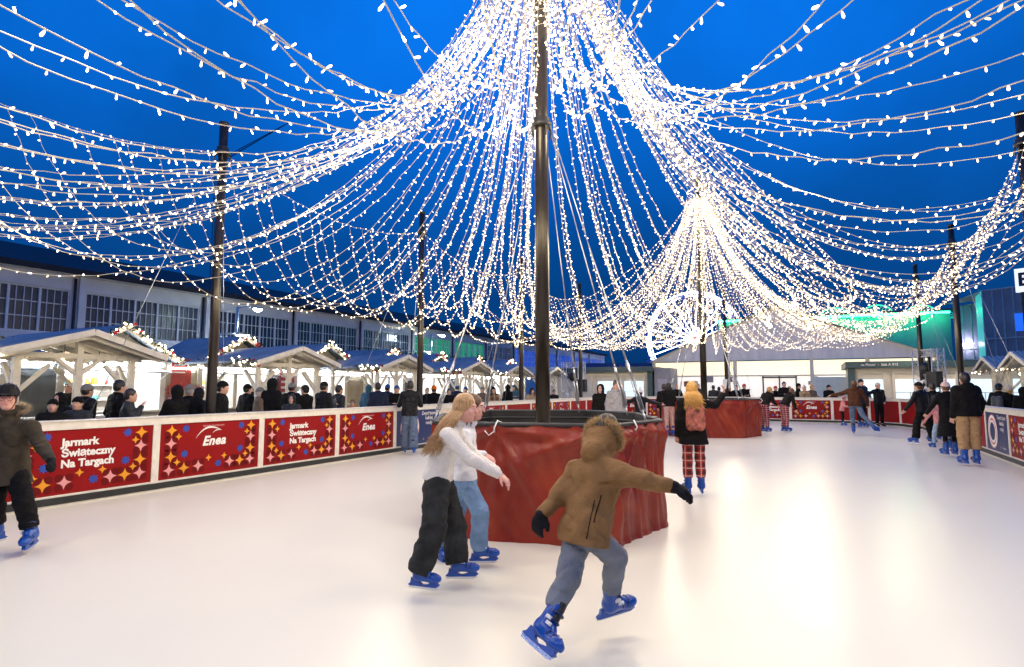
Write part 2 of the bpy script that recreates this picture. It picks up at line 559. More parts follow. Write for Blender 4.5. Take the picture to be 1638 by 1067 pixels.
lbs = ['hidden half behind the far red block', 'right of the far red block, behind the plaid trousers pair', 'left of the brown jacket skater, behind the second plaid skater', 'behind the brown jacket skater with outstretched arms']
kf = ['text', 'logo', 'text', 'logo']
for i in range(4):
    panel(RU1, v0 + i * fw, ROT_F, fw, kf[i], 'far end red barrier panel ' + lbs[i])
er = [(RU1, RV1 - 2.9), (29.7, RV1 - 1.5), (28.6, RV1 - .5), (27.1, RV1)]
for i, (a, b) in enumerate(zip(er[:-1], er[1:])):
    seg_panel(a, b, 'plain', ['plain red panel behind the steward in black standing at the far rail', 'plain red panel right of the far steward in black', 'plain red panel behind the wide legged skater in black'][i])
kr = ['plain', 'logo', 'text', 'plain', 'plain', 'navy', 'text', 'logo', 'text']
ur = 27.1 - (27.1 - 16.02) / 6
for i in range(9):
    wdt = (27.1 - 16.02) / 6 if i < 6 else PITCHP
    u0 = 27.1 - i * (27.1 - 16.02) / 6 if i < 6 else 16.02 - (i - 6) * PITCHP
    lb = ['right side panel farthest along', 'right side panel beyond the child in pink', 'right side panel behind the child in pink',
          'right side panel beside the black coat skater', 'right side panel beside the man in tan trousers',
          'right side panel just beyond the nearest red one', 'right side panel cut by the picture edge', 'right side panel outside the picture', 'nearest right side panel'][i]
    panel(u0, RV1, ROT_R, wdt, kr[i], {'plain': 'plain red ', 'logo': 'red arc logo ', 'text': 'red three line lettering ', 'navy': 'navy ring emblem '}[kr[i]] + lb)

# ================================================================== POLES
def pole_material():
    m = mat('varnished_mast', (0.034, 0.026, 0.020), 0.28, metal=0.35, noise=0.35, nscale=3, bump=0.1, stretch=(6, 6, .4), spec=.6)
    return m
M_POLE = pole_material()
PH_OUT = 6.4
OUT = [(.55, -9.4), (6.75, -9.4), (12.9, -9.4), (19.1, -9.4), (25.3, -9.4), (30.55, -3.7),
       (27.5, 3.88), (21.1, 3.92), (12.9, 3.5), (6.7, 3.5), (.5, 3.5), (-1.8, -3.1), (.55, -9.4)]
C1, C2 = Vector((0.42, 8.0, 0)), Vector((6.74, 20.5, 0))
PU1, PU2 = C1.dot(UD), C2.dot(UD)
PV1, PV2 = C1.dot(VD), C2.dot(VD)
APEX_Z = 8.6
def mast(loc, h, r, label, main=False, guys=()):
    t = thing('light_mast', label, 'mast', loc, 0, 'tall dark masts carrying the light canopy')
    m = MB()
    m.tube([(0, 0, 0), (0, 0, h * .5), (0, 0, h)], [r, r * .97, r * .9], 20)
    m.build('pole', M_POLE, t)
    c = MB()
    c.lathe((0, 0, h), [(r * .95, 0), (r * 1.0, .01), (r * 1.0, .05), (r * .3, .07)], 16)
    c.build('cap', M_DARKSTEEL, t)
    b = MB(); b.lathe((0, 0, 0), [(r * 2.0, 0), (r * 2.0, .02), (r * 1.15, .03), (r * 1.12, .18), (r * .97, .19)], 16)
    b.build('foot', M_DARKSTEEL, t)
    # collar
    zc = 5.3 if main else h - .55
    k = MB()
    k.lathe((0, 0, zc), [(r * 1.02, 0), (r * 1.5, .0), (r * 1.5, .05), (r * 1.02, .05), (r * 1.25, .12), (r * 1.02, .13)], 20)
    for a in range(4):
        an = a * math.pi / 2 + .4
        k.tube([(r * 1.3 * math.cos(an), r * 1.3 * math.sin(an), zc - .16), (r * 1.55 * math.cos(an), r * 1.55 * math.sin(an), zc - .05), (r * 1.3 * math.cos(an), r * 1.3 * math.sin(an), zc)], .014, 6)
    k.build('collar', M_DARKSTEEL, t)
    for gx, gy, gz in guys:
        g_ = MB()
        a = Vector((0, 0, zc)); bb = Vector((gx, gy, gz)) - Vector(loc)
        a = a + Vector((bb.x, bb.y, 0)).normalized() * r * 1.4
        g_.tube([a, bb], .006 if not main else .008, 5)
        gb = g_.build('guy_cable', M_STEEL, t)
        if main:
            d = (a - bb).normalized()
            k2 = MB()
            p0 = bb + d * .12
            k2.tube([bb, bb + d * .05, p0], [.02, .012, .012], 6)
            s = d.cross(Vector((0, 1, 0))).normalized() * .022
            k2.tube([p0 - s, p0 + s], .012, 5); k2.tube([p0 + s, p0 + s + d * .42], .010, 5); k2.tube([p0 - s, p0 - s + d * .42], .010, 5)
            k2.tube([p0 + d * .42, p0 + d * .62], .018, 6)
            k2.tube([p0 + d * .60, p0 + d * .66], .012, 6); k2.tube([p0 + d * .66, p0 + d * .95, p0 + d * 1.35, p0 + d * 1.55], [.014, .011, .011, .017], 6)
            k2.build('turnbuckle', M_STEEL, gb)
    return t
mast_labels = {0: 'black mast far left outside the picture', 1: 'black mast nearest on the left, between the arc logo panel and stalls',
               2: 'second black mast on the left, beside the orange beanie spectator', 3: 'slim black mast just left of the central mast',
               4: 'slim black mast just right of the central mast', 5: 'slim mast at the far end beside the lit white tent',
               6: 'mast behind the wide legged skater in black', 7: 'dark mast rising behind the man in tan trousers',
               8: 'dark mast at the right picture edge, wrapped at the top in lights'}
for i, (u, v) in enumerate(OUT):
    if i > 10: continue
    side = -1 if v < -5 else 1
    gs = []
    if i in mast_labels:
        gs = [tuple(W(u - 1.6, v + side * 1.5)), tuple(W(u + 1.5, v + side * 1.6))]
        if i == 5: gs = [tuple(W(u + 1.8, v - 1.3)), tuple(W(u + 1.8, v + 1.3))]
    mast(W(u, v), PH_OUT, .085, mast_labels.get(i, 'dark light mast outside the picture'), guys=gs)

def rim_pt(c, R, a):
    return (c.x + R * math.cos(a), c.y + R * math.sin(a), 1.2)
B1 = [Vector(p) for p in ((-.90, 6.62), (-.2, 6.24), (1.06, 5.98), (1.40, 6.45), (1.78, 6.9), (1.9, 8.8), (1.25, 9.85), (-.40, 9.9), (-1.02, 8.4))]
g1 = [(1.62, 7.1, 1.2), (1.72, 8.7, 1.2), (1.1, 9.6, 1.2), (-.45, 9.6, 1.2), (-.95, 7.2, 1.2)]
mast(C1, APEX_Z + .5, .100, 'thick tall mast rising from the near red padded block', True, g1)
B2 = []
for k in range(8):
    a = k * math.pi / 4 + .35
    B2.append(Vector((C2.x + 1.72 * math.cos(a), C2.y - .25 + 1.72 * math.sin(a))))
g2 = [(b.x * .92 + C2.x * .08, b.y * .92 + C2.y * .08, 1.2) for b in B2[::2]]
mast(C2, APEX_Z + .5, .11, 'tall mast under the far cone of lights, rising from the far red block', True, g2)

# ================================================================== RED PADDED BLOCKS ROUND THE MASTS
def tarp_material():
    m = bpy.data.materials.new('red_tarpaulin'); m.use_nodes = True
    nt = m.node_tree; b = nt.nodes['Principled BSDF']; l = nt.links.new
    tc = nt.nodes.new('ShaderNodeTexCoord')
    n = nt.nodes.new('ShaderNodeTexNoise'); n.inputs['Scale'].default_value = 1.6; n.inputs['Detail'].default_value = 4; n.inputs['Distortion'].default_value = 1.2
    r = nt.nodes.new('ShaderNodeValToRGB')
    r.color_ramp.elements[0].color = (.19, .010, .005, 1); r.color_ramp.elements[0].position = .3
    r.color_ramp.elements[1].color = (.30, .040, .012, 1); r.color_ramp.elements[1].position = .75
    l(tc.outputs['Object'], n.inputs['Vector']); l(n.outputs['Fac'], r.inputs['Fac']); l(r.outputs[0], b.inputs['Base Color'])
    b.inputs['Roughness'].default_value = .34
    b.inputs['Specular IOR Level'].default_value = .4
    n2 = nt.nodes.new('ShaderNodeTexNoise'); n2.inputs['Scale'].default_value = 4; n2.inputs['Detail'].default_value = 6; n2.inputs['Distortion'].default_value = 1.5
    bp = nt.nodes.new('ShaderNodeBump'); bp.inputs['Strength'].default_value = .35; bp.inputs['Distance'].default_value = .03
    l(tc.outputs['Object'], n2.inputs['Vector']); l(n2.outputs['Fac'], bp.inputs['Height']); l(bp.outputs[0], b.inputs['Normal'])
    return m
M_TARP = tarp_material()
def padded_block(poly, c, label, ties, seed, name='padded_block'):
    t = thing(name, label, 'padded block', (c.x, c.y, 0), 0, 'red padded blocks round the masts')
    rnd = random.Random(seed)
    loc = [Vector((p.x - c.x, p.y - c.y)) for p in poly]
    n = len(loc)
    per = []
    for i in range(n):
        a, b = loc[i], loc[(i + 1) % n]
        k = max(2, int((b - a).length / .025))
        for j in range(k):
            per.append((a.lerp(b, j / k), (b - a).normalized(), i))
    tot = len(per)
    # rounded corners by averaging
    P2 = []
    for k in range(tot):
        s = Vector((0, 0))
        for d in range(-1, 2): s += per[(k + d) % tot][0]
        P2.append(s / 3)
    nz = 44; H = 1.2
    vs = []
    side_len = [0] * n
    for iz in range(nz + 1):
        z = H * iz / nz
        for k in range(tot):
            p = P2[k]; d = per[k][1]; nrm = Vector((d.y, -d.x)) * 1.0
            if nrm.dot(p) < 0: nrm = -nrm
            s = k * .025
            off = 0.0
            side = per[k][2]
            if side in ties[1]:      # strongly gathered sides: vertical folds
                f = z / H
                off += .030 * math.sin(s * 26 + 2.2 * math.sin(z * 2.3 + s * 2)) * (.35 + .65 * f) + .018 * math.sin(s * 47 + z * 5) * (.3 + f)
            else:
                off += .012 * math.sin(s * 2.6 + z * 3.4 + seed + .8 * math.sin(z * 4)) + .006 * math.sin(s * 13 - z * 7) + .004 * math.sin(s * 31 + z * 17)
            for (tx, ty, tz) in ties[0]:
                q = Vector((tx - c.x, ty - c.y))
                along = (p - q).dot(d); dist = math.hypot((p - q).length, z - tz)
                if dist < 1.6 and z <= tz + .05:
                    an = math.atan2(tz - z + .01, along)
                    off += .075 * math.exp(-dist * 1.0) * (max(0, math.sin(an * 7 + .7)) ** 3 - .25) * min(1, dist * 5)
            if z < .05: off += .012
            pp = p + nrm * off
            vs.append((pp.x, pp.y, z))
    m = MB(); m.v = vs
    for iz in range(nz):
        for k in range(tot):
            a = iz * tot + k; b = iz * tot + (k + 1) % tot
            m.face((a, b, b + tot, a + tot), True)
    m.build('tarpaulin', M_TARP, t)
    # inner black wall and rails
    r = MB()
    ring = [(p.x * .985, p.y * .985, H + .005) for p in P2[::3]]; ring.append(ring[0])
    r.tube(ring, .028, 8, cap=False)
    ring2 = [(p.x * .955, p.y * .955, H - .10) for p in P2[::3]]; ring2.append(ring2[0])
    r.tube(ring2, .022, 8, cap=False)
    r.build('top_rail', M_BLACK, t)
    w = MB()
    q = P2[::3]
    for k in range(len(q)):
        a, b = q[k] * .965, q[(k + 1) % len(q)] * .965
        i = w.addv((a.x, a.y, .02), (b.x, b.y, .02), (b.x, b.y, H), (a.x, a.y, H)); w.face((i, i + 3, i + 2, i + 1))
        a2, b2 = q[k] * .95, q[(k + 1) % len(q)] * .95
        i = w.addv((a2.x, a2.y, .02), (b2.x, b2.y, .02), (b2.x, b2.y, H), (a2.x, a2.y, H)); w.face((i, i + 1, i + 2, i + 3))
    w.build('inner_lining', M_BLACK, t)
    # ballast bags and slack black sheet inside
    bl = MB()
    for k in range(9):
        a = rnd.uniform(0, 6.28); rr = rnd.uniform(.5, .95)
        bl.ball((rr * math.cos(a), rr * math.sin(a) + .2, .80 + rnd.uniform(-.06, .08)), .30, 10, 7, (1.2, .8, .45))
    bl.box(-.9, .9, -.7, .9, .02, .72)
    bl.build('ballast_bag', mat('ballast_canvas', (.42, .38, .33), .8, noise=.25), t)
    tie = MB()
    for (tx, ty, tz) in ties[0]:
        q0 = Vector((tx - c.x, ty - c.y, tz)); out = Vector((q0.x, q0.y, 0)).normalized()
        tie.tube([q0 + out * .02 + Vector((0, 0, -.03)), q0 + out * .05 + Vector((.01, 0, .02)), q0 + Vector((.02, 0, .09)) - out * .02, q0 + Vector((.05, 0, .07)) - out * .05], .008, 6)
        tie.tube([q0 + out * .03 + Vector((0, 0, -.02)), q0 + out * .045 + Vector((-.05, 0, -.06)), q0 + out * .03 + Vector((-.1, 0, -.01))], .006, 6)
    if ties[0]: tie.build('tie_cord', M_WPRINT, t)
    return t
padded_block(B1, C1, 'near red tarpaulin block round the thick central mast', ([(-.18, 6.22, 1.16), (.9, 6.0, 1.14), (1.3, 6.3, 1.16)], {2, 3, 4}), 1)
padded_block(B2, C2, 'far red tarpaulin block behind the skater in plaid trousers', ([(6.2, 18.6, 1.14), (8.2, 19.3, 1.15)], {0, 6}), 5)
# ================================================================== CANOPY OF FAIRY LIGHT STRINGS
M_BULB = mat('lit_led_bulb', (.3, .28, .25), .3, noise=0, emit=(1.0, .80, .55), estr=6.5, sample=False)
M_BULB3 = mat('lit_led_bulb_dim', (.3, .26, .2), .3, noise=0, emit=(1.0, .70, .36), estr=2.8, sample=False)
M_BULB2 = mat('lit_led_bulb_white', (.3, .29, .28), .3, noise=0, emit=(1.0, .88, .70), estr=14.0, sample=False)
M_CABLE = mat('glowing_white_cable', (.34, .31, .27), .45, noise=.05, emit=(1.0, .80, .52), estr=.20, sample=False)  # faint self-glow stands in for bulb light falling on the cable
bulb_proto = MB()
def bulb_geo(mb, p, d, ln, r, cur=0):
    """small rice-shaped LED cap: stem point p, pointing along d"""
    d = d.normalized()
    s = d.cross(Vector((.31, .52, .79))).normalized(); b = d.cross(s)
    i = mb.addv(p - d * .004)
    c1 = p + d * ln * .3; c2 = p + d * ln * .8; tip = p + d * ln
    for c, rr in ((c1, r * .75), (c2, r)):
        for j in range(4):
            a = j * math.pi / 2
            q = c + (s * math.cos(a) + b * math.sin(a)) * rr
            mb.v.append((q.x, q.y, q.z))
    mb.v.append(tuple(tip))
    mb.cur = cur
    for j in range(4):
        k = (j + 1) % 4
        mb.face((i, i + 1 + k, i + 1 + j), True)
        mb.face((i + 1 + j, i + 1 + k, i + 5 + k, i + 5 + j), True)
        mb.face((i + 5 + j, i + 5 + k, i + 9), True)
_bp = MB(); bulb_geo(_bp, Vector((0, 0, 0)), Vector((0, 0, -1)), 1.0, .175)
BULB_ME = {}
def single_bulb(m):
    if m.name not in BULB_ME: BULB_ME[m.name] = _bp.mesh('bulb', m)
    return BULB_ME[m.name]
CAMP = Vector((0, 0, CAM_H))
def in_view(p, marg=1.05):
    if p.y < .4: return False
    c = math.cos(PITCH); s = math.sin(PITCH)
    dz = p.z - CAM_H
    f = p.y * c + dz * s; up = -p.y * s + dz * c
    if f < .3: return False
    return abs(p.x / f) < 819 / FPX * marg and abs(up / f) < 533 / FPX * marg
N_SINGLE = [0]
CC = 2.7
def light_string(a, b, sag, c=CC, label='', group='', lateral=0.0, spacing=.115, wr=.0038, seed=0, singles=True, skew=0.0, twist=.012):
    rnd = random.Random(seed)
    a = Vector(a); b = Vector(b)
    hd = Vector((b.x - a.x, b.y - a.y, 0)); 
    side = Vector((-hd.y, hd.x, 0)).normalized() if hd.length > .01 else Vector((1, 0, 0))
    N = 260
    pts = []
    for k in range(N + 1):
        s = k / N
        s2 = s
        f = (math.cosh(c * (2 * s2 - 1)) - 1) / (math.cosh(c) - 1) - 1
        p = a.lerp(b, s)
        p.z += sag * f
        p += side * lateral * math.sin(math.pi * s)
        pts.append(p)
    cum = [0.0]
    for k in range(N): cum.append(cum[-1] + (pts[k + 1] - pts[k]).length)
    Ln = cum[-1]
    if not any(in_view(p, 1.25) for p in pts[::6]): return None
    def at(d):
        lo, hi = 0, N
        while hi - lo > 1:
            m_ = (lo + hi) // 2
            if cum[m_] <= d: lo = m_
            else: hi = m_
        t = (d - cum[lo]) / max(1e-6, cum[hi] - cum[lo])
        return pts[lo].lerp(pts[hi], t), (pts[hi] - pts[lo]).normalized()
    o = a.copy()
    root = MB()
    nseg = max(12, int(Ln / .16))
    tp = []
    for k in range(nseg + 1):
        p, d = at(Ln * k / nseg)
        tp.append(p - o + Vector((rnd.uniform(-1, 1), rnd.uniform(-1, 1), rnd.uniform(-1, 1))) * twist)
    root.tube(tp, wr, 4, cap=False)
    st = root.build('light_string', M_CABLE)
    st.location = o
    tag(st, label, 'fairy lights', group)
    mass = MB()
    nb = int(Ln / spacing)
    for k in range(nb):
        d0 = (k + .5 + rnd.uniform(-.3, .3)) * spacing
        p, d = at(min(Ln, d0))
        kk = min(nseg - 1, int(d0 / Ln * nseg))
        f = d0 / Ln * nseg - kk
        p = tp[kk].lerp(tp[kk + 1], f) + o
        n = Vector((rnd.uniform(-1, 1), rnd.uniform(-1, 1), rnd.uniform(-1.3, .35)))
        n = (n - d * n.dot(d) * .55).normalized()
        dist = (p - CAMP).length
        near = dist < 5.6 and in_view(p)
        ln = rnd.uniform(.030, .042); r = rnd.choice((.0070, .0084, .0100)) + .00016 * min(14, max(0, dist - 5))
        rr_ = rnd.random(); mm = M_BULB2 if rr_ < .10 else (M_BULB3 if rr_ > .62 else M_BULB)
        if near and singles and N_SINGLE[0] < 900:
            N_SINGLE[0] += 1
            q = link('bulb', single_bulb(mm), st)
            R = Vector((0, 0, -1)).rotation_difference(n).to_matrix().to_4x4()
            q.matrix_local = Matrix.Translation(p - o) @ R @ Matrix.Diagonal((ln, ln, ln, 1))
        else:
            bulb_geo(mass, p - o, n, ln, r, 1 if mm is M_BULB2 else (2 if mm is M_BULB3 else 0))
    if mass.f:
        q = mass.build('bulbs', [M_BULB, M_BULB2, M_BULB3], st)
        q['kind'] = 'stuff'
    return st

def apex(c, u, v, rad=.30, z=APEX_Z):
    d = Vector((W(u, v).x - c.x, W(u, v).y - c.y, 0)).normalized()
    return Vector((c.x, c.y, z)) + d * rad
rs = random.Random(11)
# perimeter ropes between mast tops (with their own lights)
ROPE_SAG = .55
rope_pts = []
names = {0: 'first left bay', 1: 'second left bay', 2: 'third left bay',
         3: 'fourth left bay', 4: 'far left corner', 5: 'far right corner',
         6: 'farthest right bay', 7: 'middle right bay', 8: 'bay at the right picture edge'}
def rope_at(i, s):
    (u0, v0), (u1, v1) = OUT[i], OUT[i + 1]
    return W(u0 + (u1 - u0) * s, v0 + (v1 - v0) * s, PH_OUT - .5 - ROPE_SAG * 4 * s * (1 - s))
OUTL = OUT
for i in range(len(OUT) - 1):
    light_string(rope_at(i, 0), rope_at(i, 1), ROPE_SAG, c=.6, label='rope of lights slung between mast tops, ' + names.get(i, 'overhead bay'),
                 group='light strings slung between the outer masts', spacing=.16, seed=900 + i)
cnt = 0
for i in range(len(OUT) - 1):
    (u0, v0), (u1, v1) = OUT[i], OUT[i + 1]
    Ln = math.hypot(u1 - u0, v1 - v0)
    um = (u0 + u1) / 2
    far = um > 14.3
    step = .35 if far else (.42 if um > 3 else .42)
    if not far and v0 > 0: step = .38 if um > 8 else .62
    if i >= len(OUT) - 3: step = .32
    n = int(Ln / step)
    for k in range(n):
        s = (k + .5 + rs.uniform(-.3, .3)) / n
        q = rope_at(i, s)
        u, v = q.dot(UD), q.dot(VD)
        usefar = u > 14.3 + rs.uniform(-1.6, 1.6)
        if 14 < u < 22 and v < 0 and rs.random() < .45: usefar = False
        if 14 < u < 20 and v > 0 and rs.random() < .35: usefar = False
        c = C2 if usefar else C1
        ap = apex(c, u, v, rs.uniform(.14, .42))
        ap.z += rs.uniform(-.35, .12)
        hd = math.hypot(q.x - c.x, q.y - c.y)
        zlow = rs.uniform(3.1, 3.55) if usefar else rs.uniform(2.75, 3.6)
        if um < 3 and not far: zlow = rs.uniform(2.95, 3.35)
        # choose the sag that puts the lowest point near zlow
        sag = 4.5
        for _ in range(12):
            lo = min(ap.z + (q.z - ap.z) * s_ / 40 + sag * ((math.cosh(CC * (s_ / 20 - 1)) - 1) / (math.cosh(CC) - 1) - 1) for s_ in range(41))
            sag += (lo - zlow)
        if usefar:
            lab = 'fairy light string from the far cone'; grp = 'light strings of the far cone'
        elif v < -3.3:
            lab = 'fairy light string from the central mast'; grp = 'light strings fanning left from the central mast'
        else:
            lab = 'fairy light string from the central mast'; grp = 'light strings fanning right from the central mast'
        lab += ' to the ' + names.get(i, 'ropes overhead on the ' + ('left' if v < -3.3 else 'right'))
        light_string(ap, q, sag, label=lab, group=grp, lateral=rs.uniform(-.25, .25), spacing=.15 if usefar else .135, seed=cnt, wr=.0036, c=CC)
        cnt += 1
# strings swagged from one cone to the other
for k in range(52):
    a0 = rs.uniform(-1, 1)
    off = a0 * 1.15
    ax = (C2 - C1).normalized(); sd = Vector((-ax.y, ax.x, 0))
    A = Vector((C1.x, C1.y, APEX_Z)) + (ax * math.cos(off) + sd * math.sin(off)) * rs.uniform(.12, .4)
    B = Vector((C2.x, C2.y, APEX_Z - .2)) + (-ax * math.cos(off) + sd * math.sin(off)) * rs.uniform(.1, .35)
    light_string(A, B, rs.uniform(4.9, 5.9), c=2.4, label='string of warm white lights swagged between the central mast and the far cone',
                 group='light strings swagged between the two cones', lateral=a0 * 4.6, spacing=.125, seed=2000 + k)
# fairy lights wound up under both mast tops
for c, lb in ((C1, 'lights wrapped round the upper part of the thick central mast'), (C2, 'lights wrapped round the mast of the far cone of lights')):
    m = MB(); pts = []
    for k in range(240):
        a = k * .42; z = 6.7 + (APEX_Z - 6.75) * k / 240
        pts.append(Vector((.125 * math.cos(a), .125 * math.sin(a), z)))
    m.tube(pts, .005, 4, cap=False)
    st = m.build('light_string', M_CABLE); st.location = (c.x, c.y, 0)
    tag(st, lb, 'fairy lights', 'lights wrapped round the tall masts')
    bm_ = MB()
    for k in range(0, 240, 2):
        bulb_geo(bm_, pts[k], Vector((pts[k].x, pts[k].y, rs.uniform(-.05, .05))), .05, .013)
    q = bm_.build('bulbs', [M_BULB, M_BULB2], st); q['kind'] = 'stuff'
# warm lamplight of the strings: added point lights stand in for the bulbs' light
def glow(p, e, size=.35, col=(1.0, .83, .54)):
    l = bpy.data.lights.new('added_glow', 'POINT'); l.energy = e; l.color = col; l.shadow_soft_size = size; l.specular_factor = .02
    o = bpy.data.objects.new('added_glow', l); COL.objects.link(o); o.location = p
GE = 132
for c, R_, n in ((C1, 3.2, 8), (C2, 3.4, 8)):
    for k in range(n):
        a = 2 * math.pi * (k + .3) / n
        glow((c.x + R_ * math.cos(a), c.y + R_ * math.sin(a), 3.9), GE * (1.0 if c is C1 else .7))
    for k in range(3): glow((c.x + 1.3 * math.cos(k * 2.1), c.y + 1.3 * math.sin(k * 2.1), 5.9), GE)
for (u, v) in ((.5, -6.5), (0, -1), (1, 2), (3, -8), (4.5, 1.5), (10, -8), (15, -7), (15, 0), (12, 2), (20, 2), (26, -7), (27, 0), (1.5, -3.2), (30, -11.5), (31.5, 4.5), (31.5, -3.5)):  # entries beyond the rink are added fill for the cabins and tent
    glow(W(u, v, 3.7), GE * (1.0 if u < 8 else (1.25 if u > 29 else .62)))
print('strings', cnt, 'single bulbs', N_SINGLE[0])
# ================================================================== MARKET HUTS, CANOPIES
M_BLUEROOF = mat('blue_tin_roof', (0.20, 0.25, 0.29), 0.5, metal=0.0, noise=0.2, nscale=2, bump=.05)
M_HUTW = mat('white_hut_board', (0.74, 0.70, 0.64), 0.55, noise=0.08, nscale=4, bump=.12, bscale=18)
M_GREYP = mat('grey_shutter', (0.10, 0.115, 0.13), 0.5, noise=0.2, nscale=3)
M_BEIGE = mat('beige_ply', (0.42, 0.36, 0.27), 0.6, noise=0.15, nscale=3)
M_TUBE = mat('lit_tube_lamp', (.9, .9, .9), .3, noise=0, emit=(.92, .96, 1.0), estr=110.0)
M_LANTERN = mat('lit_globe_bulb', (.9, .9, .85), .3, noise=0, emit=(1.0, .86, .62), estr=35.0)
M_PINE = mat('pine_garland_green', (0.02, 0.05, 0.02), 0.7, noise=0.4, nscale=20)
M_BAUBLE = mat('red_bauble', (0.5, 0.02, 0.02), 0.2, noise=0.1)
M_WARMLED = mat('lit_garland_led', (.9, .8, .6), .3, noise=0, emit=(1.0, .78, .50), estr=24.0)
def garland(parent, path, seed=0, red=True):
    rnd = random.Random(seed)
    g_ = MB(); b_ = MB()
    pts = [Vector(p) for p in path]
    tot = sum((pts[i + 1] - pts[i]).length for i in range(len(pts) - 1))
    n = int(tot / .02)
    for k in range(n):
        d = tot * k / n; i = 0
        while i < len(pts) - 2 and d > (pts[i + 1] - pts[i]).length:
            d -= (pts[i + 1] - pts[i]).length; i += 1
        p = pts[i].lerp(pts[i + 1], min(1, d / (pts[i + 1] - pts[i]).length))
        for _ in range(3):
            q = p + Vector((rnd.gauss(0, .05), rnd.gauss(0, .05), rnd.gauss(0, .055)))
            w_ = Vector((rnd.uniform(-1, 1), rnd.uniform(-1, 1), rnd.uniform(-1, 1))) * .05
            i0 = g_.addv(p, q + w_ * .5, q - w_ * .3, ); g_.face((i0, i0 + 1, i0 + 2))
        if k % 3 == 0:
            q = p + Vector((rnd.gauss(0, .05), -.05 + rnd.gauss(0, .03), rnd.gauss(0, .05)))
            if red and rnd.random() < .16:
                b_.cur = 1; b_.ball(q, .045, 8, 6)
            else:
                b_.cur = 0; b_.ball(q, .020, 5, 4)
    go = g_.build('garland', M_PINE, parent)
    bo = b_.build('garland_lights', [M_WARMLED, M_BAUBLE], go); bo['kind'] = 'stuff'
    return go
def gable_roof(mb, x0, x1, y0, y1, ze, zp, th=.05, corr=22):
    xm = (x0 + x1) / 2
    for sgn, xe in ((-1, x0), (1, x1)):
        nx, ny = 3, corr * 4
        i0 = len(mb.v)
        for layer in (0, 1):
            for a in range(nx + 1):
                for b in range(ny + 1):
                    t = a / nx
                    x = xe + (xm - xe) * t; z = ze + (zp - ze) * t
                    y = y0 + (y1 - y0) * b / ny
                    z += (.016 * math.sin(b / 4 * 2 * math.pi) if layer == 0 else 0) + (th if layer == 0 else 0)
                    # tile steps
                    mb.v.append((x, y, z))
        st = ny + 1
        for layer in (0, 1):
            o = i0 + layer * (nx + 1) * st
            for a in range(nx):
                for b in range(ny):
                    q = (o + a * st + b, o + a * st + b + 1, o + (a + 1) * st + b + 1, o + (a + 1) * st + b)
                    if (sgn < 0) ^ (layer == 1): q = q[::-1]
                    mb.face(q, layer == 0)
        o1 = i0 + (nx + 1) * st
        for b in range(ny):
            mb.face((i0 + b, i0 + b + 1, o1 + b + 1, o1 + b))
        for a in range(nx):
            mb.face((i0 + a * st, i0 + (a + 1) * st, o1 + (a + 1) * st, o1 + a * st))
            mb.face((i0 + a * st + ny, i0 + (a + 1) * st + ny, o1 + (a + 1) * st + ny, o1 + a * st + ny))
